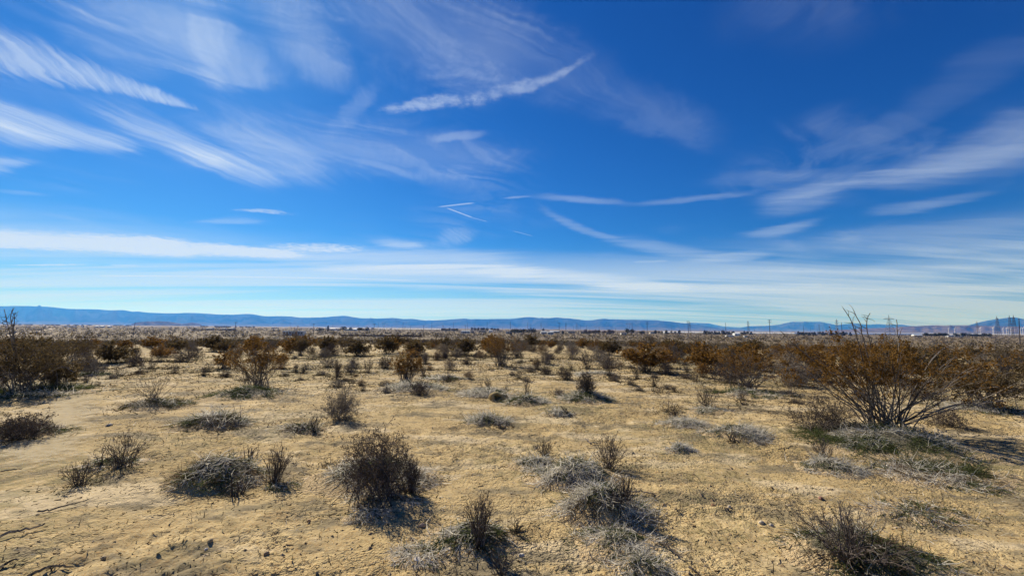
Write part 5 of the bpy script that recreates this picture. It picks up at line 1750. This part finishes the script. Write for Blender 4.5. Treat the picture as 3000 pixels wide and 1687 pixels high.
house(1820, 1836, 973, 772, M_CREAM, M_ROOFD, 'cream house below the dark pair of trees', 2)
house(1905, 1917, 969, 1048, M_CREAM, M_ROOFD, 'pale house right of the two-armed pole', 2)
house(1946, 1960, 970, 1021, M_GREYW, M_ROOFL, 'grey house in the line of small trees right of centre', 2)
house(2152, 2168, 973.5, 772, M_WHITE, M_ROOFL, 'white-roofed house in the first tree row', 2, 0.3, 8)
house(2128, 2150, 982.8, 640, M_WHITE, M_ROOFL, 'flat white shed in the brush below the first tree row', 1, 0.15, 5, 'shed', 'shed', True)
house(2180, 2192, 984, 620, M_WHITE, M_ROOFL, 'small white crate-like hut in the brush right of centre', 1, 0.15, 3, 'shed', 'shed', True)
house(2677, 2702, 977.5, 938, M_CREAM, M_ROOFL, 'pale low barn left of the third tree row', 2, 0.7, 8, 'barn', 'barn')
house(2776, 2793, 980.5, 938, M_WHITE, M_ROOFL, 'left of two bright white roofs in the third tree row', 2, 0.3, 7)
house(2796, 2813, 980.8, 938, M_WHITE, M_ROOFL, 'right of two bright white roofs in the third tree row', 2, 0.3, 7)
house(2815, 2822, 981, 938, M_WHITE, M_ROOFL, 'small white shed at the end of the two bright roofs', 1, 0.3, 5, 'shed', 'shed')
for px0, px1, top, dep, lab in ((112, 121, 942.5, 2500, 'far white shed near the left edge'), (314, 321, 950, 1500, 'brightest white building on the left far plain'),
                                (186, 206, 949.5, 1500, 'long pale building at the end of the dirt road'), (210, 218, 950.5, 1500, 'small pale building right of the long one at the road end'),
                                (236, 240, 951, 1500, 'tiny white shed on the left far plain'), (278, 286, 951, 1500, 'pale shed left of the brightest white building'), (292, 302, 951, 1500, 'grey pale barn left of the brightest white building'),
                                (362, 370, 944.5, 2600, 'far pale house left of the dark hill'), (605, 620, 960.5, 900, 'pale shed behind the dark wall on the left plain'),
                                (650, 657, 961, 900, 'tiny pale shed along the dark wall on the left plain'), (668, 682, 960, 900, 'white shed by the pole above the leafy creosote'),
                                (795, 812, 950, 1900, 'long white far building above the white trailer'), (649, 656, 946, 2400, 'white far house among dark trees on the left plain'),
                                (545, 548, 946, 2400, 'tiny white far tank on the left plain'), (908, 914, 954, 1700, 'small white far building left of the round tree'),
                                (952, 956, 953.5, 1700, 'tiny white far house near the round tree'), (1143, 1147, 952, 1900, 'white speck of a far building above the fence'), (1493, 1498, 960.5, 1200, 'small white far building beside the tall pole')):
    house(px0, px1, top, dep, M_WHITE if 'right' in lab else M_DULL, M_ROOFL if 'bright' in lab else M_GREYW, lab, 1, 0.3, 8, 'building', 'far_building')

# ------------------------------------------------------------------ fences and dirt roads
def fence(px0, px1, depth, h, label, mat):
    a, b = site(px0, depth), site(px1, depth)
    n = max(4, int((b[0] - a[0]) / 2.4))
    e = empty('fence', a)
    tag(e, label, 'fence', 'fences on the plain')
    L = b[0] - a[0]
    panel = MB().box(0.06, L / n - 0.06, -0.03, 0.03, 0.05, h).mesh('panel')
    post = MB().box(-0.07, 0.07, -0.07, 0.07, -0.3, h + 0.12).mesh('post')
    for k in range(n):
        z = float(land(a[0] + L * k / n, depth)) - a[2]
        dz = 0.16 * math.sin(k * 2.3) + 0.1 * math.sin(k * 5.1)
        link('panel', panel, mat, e, (L * k / n, 0, z), 0, (1, 1, 1 + dz))
        link('post', post, M_POLE, e, (L * k / n, 0, z))
fence(1000, 1160, 430, 1.7, 'long low reddish brown fence on the left plain', M_FENCE)
fence(1160, 1237, 425, 2.0, 'taller rust brown fence ending at a utility pole', M_FENCE)
fence(560, 690, 900, 1.6, 'dark low wall far across the left plain', M_POLE)
fence(1128, 1146, 640, 1.5, 'short dark fence piece behind the brown fence', M_POLE)
fence(1162, 1170, 640, 1.5, 'tiny dark fence piece behind the brown fence', M_POLE)

def dirt_road(points, w, lift=0.10):
    P = np.array([ground(*p) for p in points])
    t = np.linspace(0, len(P) - 1, 60)
    Q = np.stack([np.interp(t, np.arange(len(P)), P[:, a]) for a in range(3)], -1)
    T = unit(np.gradient(Q, axis=0))
    N = np.stack((-T[:, 1], T[:, 0], T[:, 0] * 0), -1)
    wv = w * (0.85 + 0.3 * fbm(np.arange(60) * 0.3, np.zeros(60), 5, 3))[:, None]
    V = []
    for s in (-1, 1):
        q = Q + N * wv * s
        q[:, 2] = land(q[:, 0], q[:, 1]) + lift
        V.append(q)
    V = np.stack(V, 1).reshape(-1, 3)
    i = np.arange(59)
    F = np.stack((i * 2, i * 2 + 1, i * 2 + 3, i * 2 + 2), -1)
    structure(link('dirt_road', mesh_np('dirt_road', V, [F], smooth=True), M_ROAD))
dirt_road(((-40, 990), (0, 986), (40, 979), (80, 974), (120, 968), (145, 964.5), (180, 957.5)), 3.2)
def cross_road(px0, px1, depth, w):
    xs = np.linspace(site(px0, depth)[0], site(px1, depth)[0], 40)
    V = []
    for x in xs:
        for y in (depth - w, depth + w):
            V.append((x, y, float(land(x, y)) + 0.12))
    i = np.arange(39)
    structure(link('dirt_road', mesh_np('dirt_road', np.array(V), [np.stack((i * 2, i * 2 + 2, i * 2 + 3, i * 2 + 1), -1)]), M_ROAD))
cross_road(905, 1125, 405, 6)
cross_road(640, 735, 490, 6)
cross_road(1560, 1930, 500, 8)

# ------------------------------------------------------------------ pale solar rows far out on the plain
M_SOLAR = plain('solar_glass', (0.30, 0.36, 0.46), 0.25, 0.2)
M_SALT = plain('pale_dry_lake', (0.60, 0.60, 0.58), 0.9, var=0.06, scale=0.01)
def solar(px0, px1, d0, d1, rows, label, mat=None):
    a = site((px0 + px1) / 2, d0)
    e = empty('solar_array', a)
    tag(e, label, 'solar panels', 'solar fields')
    for k in range(rows):
        d = d0 + (d1 - d0) * k / max(rows - 1, 1)
        x0, x1 = site(px0, d)[0] - a[0], site(px1, d)[0] - a[0]
        r = link('panel_row', MB().add([(x0, d - a[1], 0.4), (x1, d - a[1], 0.4), (x1, d - a[1] + 9, 3.6), (x0, d - a[1] + 9, 3.6), (x0, d - a[1] + 0.2, 0.1), (x1, d - a[1] + 0.2, 0.1), (x1, d - a[1] + 9.2, 3.3), (x0, d - a[1] + 9.2, 3.3)],
             ((0, 1, 2, 3), (7, 6, 5, 4), (0, 4, 5, 1), (1, 5, 6, 2), (2, 6, 7, 3), (3, 7, 4, 0))).mesh('panel_row'), mat or M_SOLAR, e)
solar(2330, 2700, 1500, 2300, 5, 'blue-grey solar field behind the second tree row', )
solar(2480, 3150, 2700, 3600, 4, 'pale solar field stretching to the right edge under the hills', M_SALT)
solar(1080, 1300, 2300, 2700, 3, 'pale strip of solar rows above the brown fence', M_SALT)
solar(1940, 2330, 1500, 2100, 4, 'pale strip of solar rows behind the first tree row', M_SALT)
solar(930, 1080, 2500, 2800, 2, 'thin pale strip of solar rows above the dark round trees', M_SALT)

# ------------------------------------------------------------------ far trees
M_LEAFD = toned('dark_evergreen', (0.012, 0.018, 0.010), (0.045, 0.060, 0.030), objvar=0.4)
M_BARE = toned('bare_winter_twigs', (0.10, 0.075, 0.06), (0.22, 0.165, 0.13), objvar=0.3)
def tree_proto(kind, seed):
    rng = np.random.default_rng(seed)
    e = empty('tree'); e['category'] = 'tree'
    link('trunk', MB().bar((0, 0, -0.3), (0, 0, 6), 0.28, 0.10, 6).mesh('trunk'), M_POLE, e)
    n = 420
    u = unit(rng.normal(size=(n, 3)))
    rad = rng.uniform(0.45, 1, n) ** 0.4
    if kind == 'cone':
        z = rng.uniform(0, 1, n) ** 1.25
        a = rng.uniform(0, 6.28, n)
        rr = (1 - z) ** 0.75 * 2.3 * rng.uniform(0.6, 1.05, n) + 0.15
        C = np.stack((rr * np.cos(a), rr * np.sin(a), 0.6 + z * 9.4), -1)
    elif kind == 'column':
        z = rng.uniform(0, 1, n); a = rng.uniform(0, 6.28, n)
        rr = np.sin(np.clip(z, 0.02, 0.98) * math.pi) ** 0.5 * 1.3 * rng.uniform(0.6, 1.05, n)
        C = np.stack((rr * np.cos(a), rr * np.sin(a), 0.4 + z * 9.6), -1)
    else:
        lob = rng.normal(size=(5, 3)) * np.array((1.4, 1.4, 0.8))
        C = u * rad[:, None] * np.array((3.0, 3.0, 2.7)) + lob[rng.integers(0, 5, n)] + np.array((0, 0, 5.6))
        C[:, 2] = np.clip(C[:, 2], 1.0, 10)
    V, F = leaves(C, rng.uniform(0.35, 0.75, n), rng)
    t = np.repeat(np.clip(rng.beta(1.3, 1.8, n), 0, 1), 4)
    stuff(link('crown', mesh_np('crown', V, [F], t), M_BARE if kind == 'bare' else M_LEAFD, e))
    return e
TREES = {k: [tree_proto(k, 60 + i + len(k) * 7) for i in range(2)] for k in ('cone', 'round', 'column', 'bare')}
tcount = [0]
def tree(kind, px, top, depth, wpx, label, group):
    c = site(px, depth)
    h = min(max(at_depth(px, top, depth)[2] - c[2], 2.0), 12.0 if depth < 1400 else 8.5)
    p = TREES[kind][tcount[0] % 2]
    tcount[0] += 1
    o = instance(p)
    w = wpx * depth / FPX / (4.6 if kind == 'cone' else 2.6 if kind == 'column' else 7.5)
    place(o, c, max(w, 0.15), label, group, tcount[0] * 1.7, h / 10.0)
tree('round', 1508, 962, 720, 30, 'dark conifer, leftmost third of the dense dark conifer clump', 'conifer clump in the middle')
tree('round', 1533, 961, 720, 28, 'dark conifer, middle of the dense dark conifer clump', 'conifer clump in the middle')
tree('round', 1558, 961, 720, 30, 'dark conifer, right round one of the dense dark conifer clump', 'conifer clump in the middle')
tree('round', 937, 957.5, 760, 20, 'round dark tree right of the crossarm pole by the trailer', 'dark round trees on the left plain')
tree('column', 961, 953, 800, 5, 'narrow dark tree right of the round tree by the trailer', 'dark round trees on the left plain')
tree('round', 1008, 954, 900, 16, 'tall dark tree left behind the green-roofed house', 'dark round trees on the left plain')
tree('round', 1027, 957.5, 900, 10, 'small dark tree right behind the green-roofed house', 'dark round trees on the left plain')
tree('round', 1055, 957, 760, 18, 'dark double tree, left of the two beyond the fence', 'dark round trees on the left plain')
tree('round', 1077, 957.5, 760, 14, 'round dark tree, right of the two beyond the fence', 'dark round trees on the left plain')
tree('round', 1092, 954.5, 1500, 9, 'far small dark tree beside the fence pole', 'dark round trees on the left plain')
tree('round', 1591, 960.5, 1000, 8, 'small lone dark tree right of the conifer clump', 'small dark trees')
tree('round', 1649, 966, 600, 7, 'dark shrub-like tree between the pole pair', 'small dark trees')
tree('round', 1839, 957.5, 800, 14, 'left of the dark pair of tall trees right of centre', 'dark pair of trees')
tree('round', 1852, 959, 800, 15, 'right of the dark pair of tall trees right of centre', 'dark pair of trees')
tree('round', 1878, 968, 800, 22, 'low spreading dark tree right of the dark pair', 'dark pair of trees')
tree('cone', 1498, 968, 560, 5, 'small pointed tree beside the garage', 'small dark trees')
for k, (px, top) in enumerate(((1384, 958), (1392, 957), (1400, 959), (1411, 958), (1418, 958.5), (1427, 958), (1440, 960), (1450, 960), (1459, 961))):
    tree('round', px, top, 1250, 9, 'small dark tree of the group right behind the white house', 'trees behind the white house')
for k, px in enumerate((1296, 1303, 1310, 1317, 1325, 1332, 1339)):
    tree('round', px, 959.5 + (k % 3), 1000, 8, 'small dark tree of the far row left of the white house', 'far row left of the white house')
for k, px in enumerate((1715, 1728, 1738, 1745, 1754, 1770, 1785, 1795)):
    tree('bare', px, 963 + (k % 3) * 1.5, 800, 12, 'bare brownish winter tree in the row right of the poles', 'bare winter trees')
for k, px in enumerate((1920, 1930, 1940, 1952, 1966, 1978, 1990)):
    tree('round' if k % 3 else 'column', px, 967 + (k % 3), 1000, 7, 'small dark tree in the line right of the two-armed pole', 'trees right of the two-armed pole')
for k, px in enumerate((2064, 2070, 2077, 2084, 2094, 2099, 2106, 2115, 2121, 2131, 2136, 2145, 2149, 2174, 2180, 2188, 2200)):
    tree('round' if k % 2 else 'cone', px, (967, 968, 969.5, 970, 969, 971, 970)[k % 7] + (2 if px > 2160 else 0), 1000, 10, 'dark tree in the first tree row, left of the tallest pole', 'first tree row')
for k, px in enumerate((2338, 2345, 2352, 2361, 2370, 2379, 2386, 2401, 2410, 2418, 2433, 2440, 2450, 2462, 2470, 2478, 2490)):
    tree('round' if k % 2 else 'cone', px, (970, 971, 972.5, 971.5, 973, 971, 972)[k % 7], 950, 9, 'dark tree in the second tree row, under the three-armed tower', 'second tree row')
for k, px in enumerate((2709, 2716, 2727, 2736, 2742, 2752, 2759, 2766, 2772, 2797, 2804, 2818, 2826, 2838, 2846, 2858, 2868, 2878, 2886, 2900)):
    tree('round', px, (973, 974, 975, 974.5, 976, 973.5)[k % 6] + (1.5 if px > 2830 else 0), 900, 11, 'dark tree in the third tree row by the bright white roofs', 'third tree row')
for k, px in enumerate((590, 597, 605, 633, 641, 648, 656, 664, 672, 690, 706, 722, 731, 742)):
    tree('round', px, 948.2 + (k * 7 % 5) * 0.5, 2000, 6 + (k * 5) % 9, 'far dark tree in the hazy line on the left plain', 'far hazy tree line')
for k, px in enumerate((10, 22, 40, 55, 78, 92, 140, 152, 168, 200, 222, 240, 262, 340, 352, 376)):
    tree('round', px, 942.8 + px * 0.012 + (k * 7 % 5) * 0.45, 2400, 6 + (k * 5) % 11, 'far dark tree in the hazy line at the left edge', 'far hazy trees at the left')

# ------------------------------------------------------------------ look-alikes in one group: each is told by its order from the left
ORD = ('first second third fourth fifth sixth seventh eighth ninth tenth eleventh twelfth thirteenth fourteenth fifteenth sixteenth seventeenth eighteenth nineteenth twentieth').split()
def ordinal(n):
    if n < 20: return ORD[n]
    t = ('twenty', 'thirty', 'forty', 'fifty', 'sixty', 'seventy')[(n + 1) // 10 - 2]
    return t[:-1] + 'ieth' if (n + 1) % 10 == 0 else t + '-' + ORD[(n + 1) % 10 - 1]
same = {}
for o in list(COL.objects):
    if o.parent is None and o.get('label') and o.get('category'):
        same.setdefault(o['label'], []).append(o)
for lab, os_ in same.items():
    if len(os_) > 1:
        os_.sort(key=lambda o: o.location.x / max(o.location.y, 0.1))
        for k, o in enumerate(os_):
            o['label'] = lab + ', ' + ordinal(k) + ' from left'


# ------------------------------------------------------------------ the air: blue distance
hb = MB().box(-52000, 52000, -30500, 30500, -11.0, 1150.0)
hz = link('haze', hb.mesh('haze'))
tag(hz, None, None, None, 'stuff')
hm = bpy.data.materials.new('blue_haze')
hm.use_nodes = True
hn = hm.node_tree
hn.nodes.clear()
pv = hn.nodes.new('ShaderNodeVolumePrincipled')
pv.inputs['Color'].default_value = (0.06, 0.29, 1.0, 1)
pv.inputs['Density'].default_value = 0.56e-4
pv.inputs['Anisotropy'].default_value = 0.22
pv.inputs['Absorption Color'].default_value = (1, 1, 1, 1)
ho = hn.nodes.new('ShaderNodeOutputMaterial')
hn.links.new(pv.outputs[0], ho.inputs['Volume'])
hz.data.materials.append(hm)
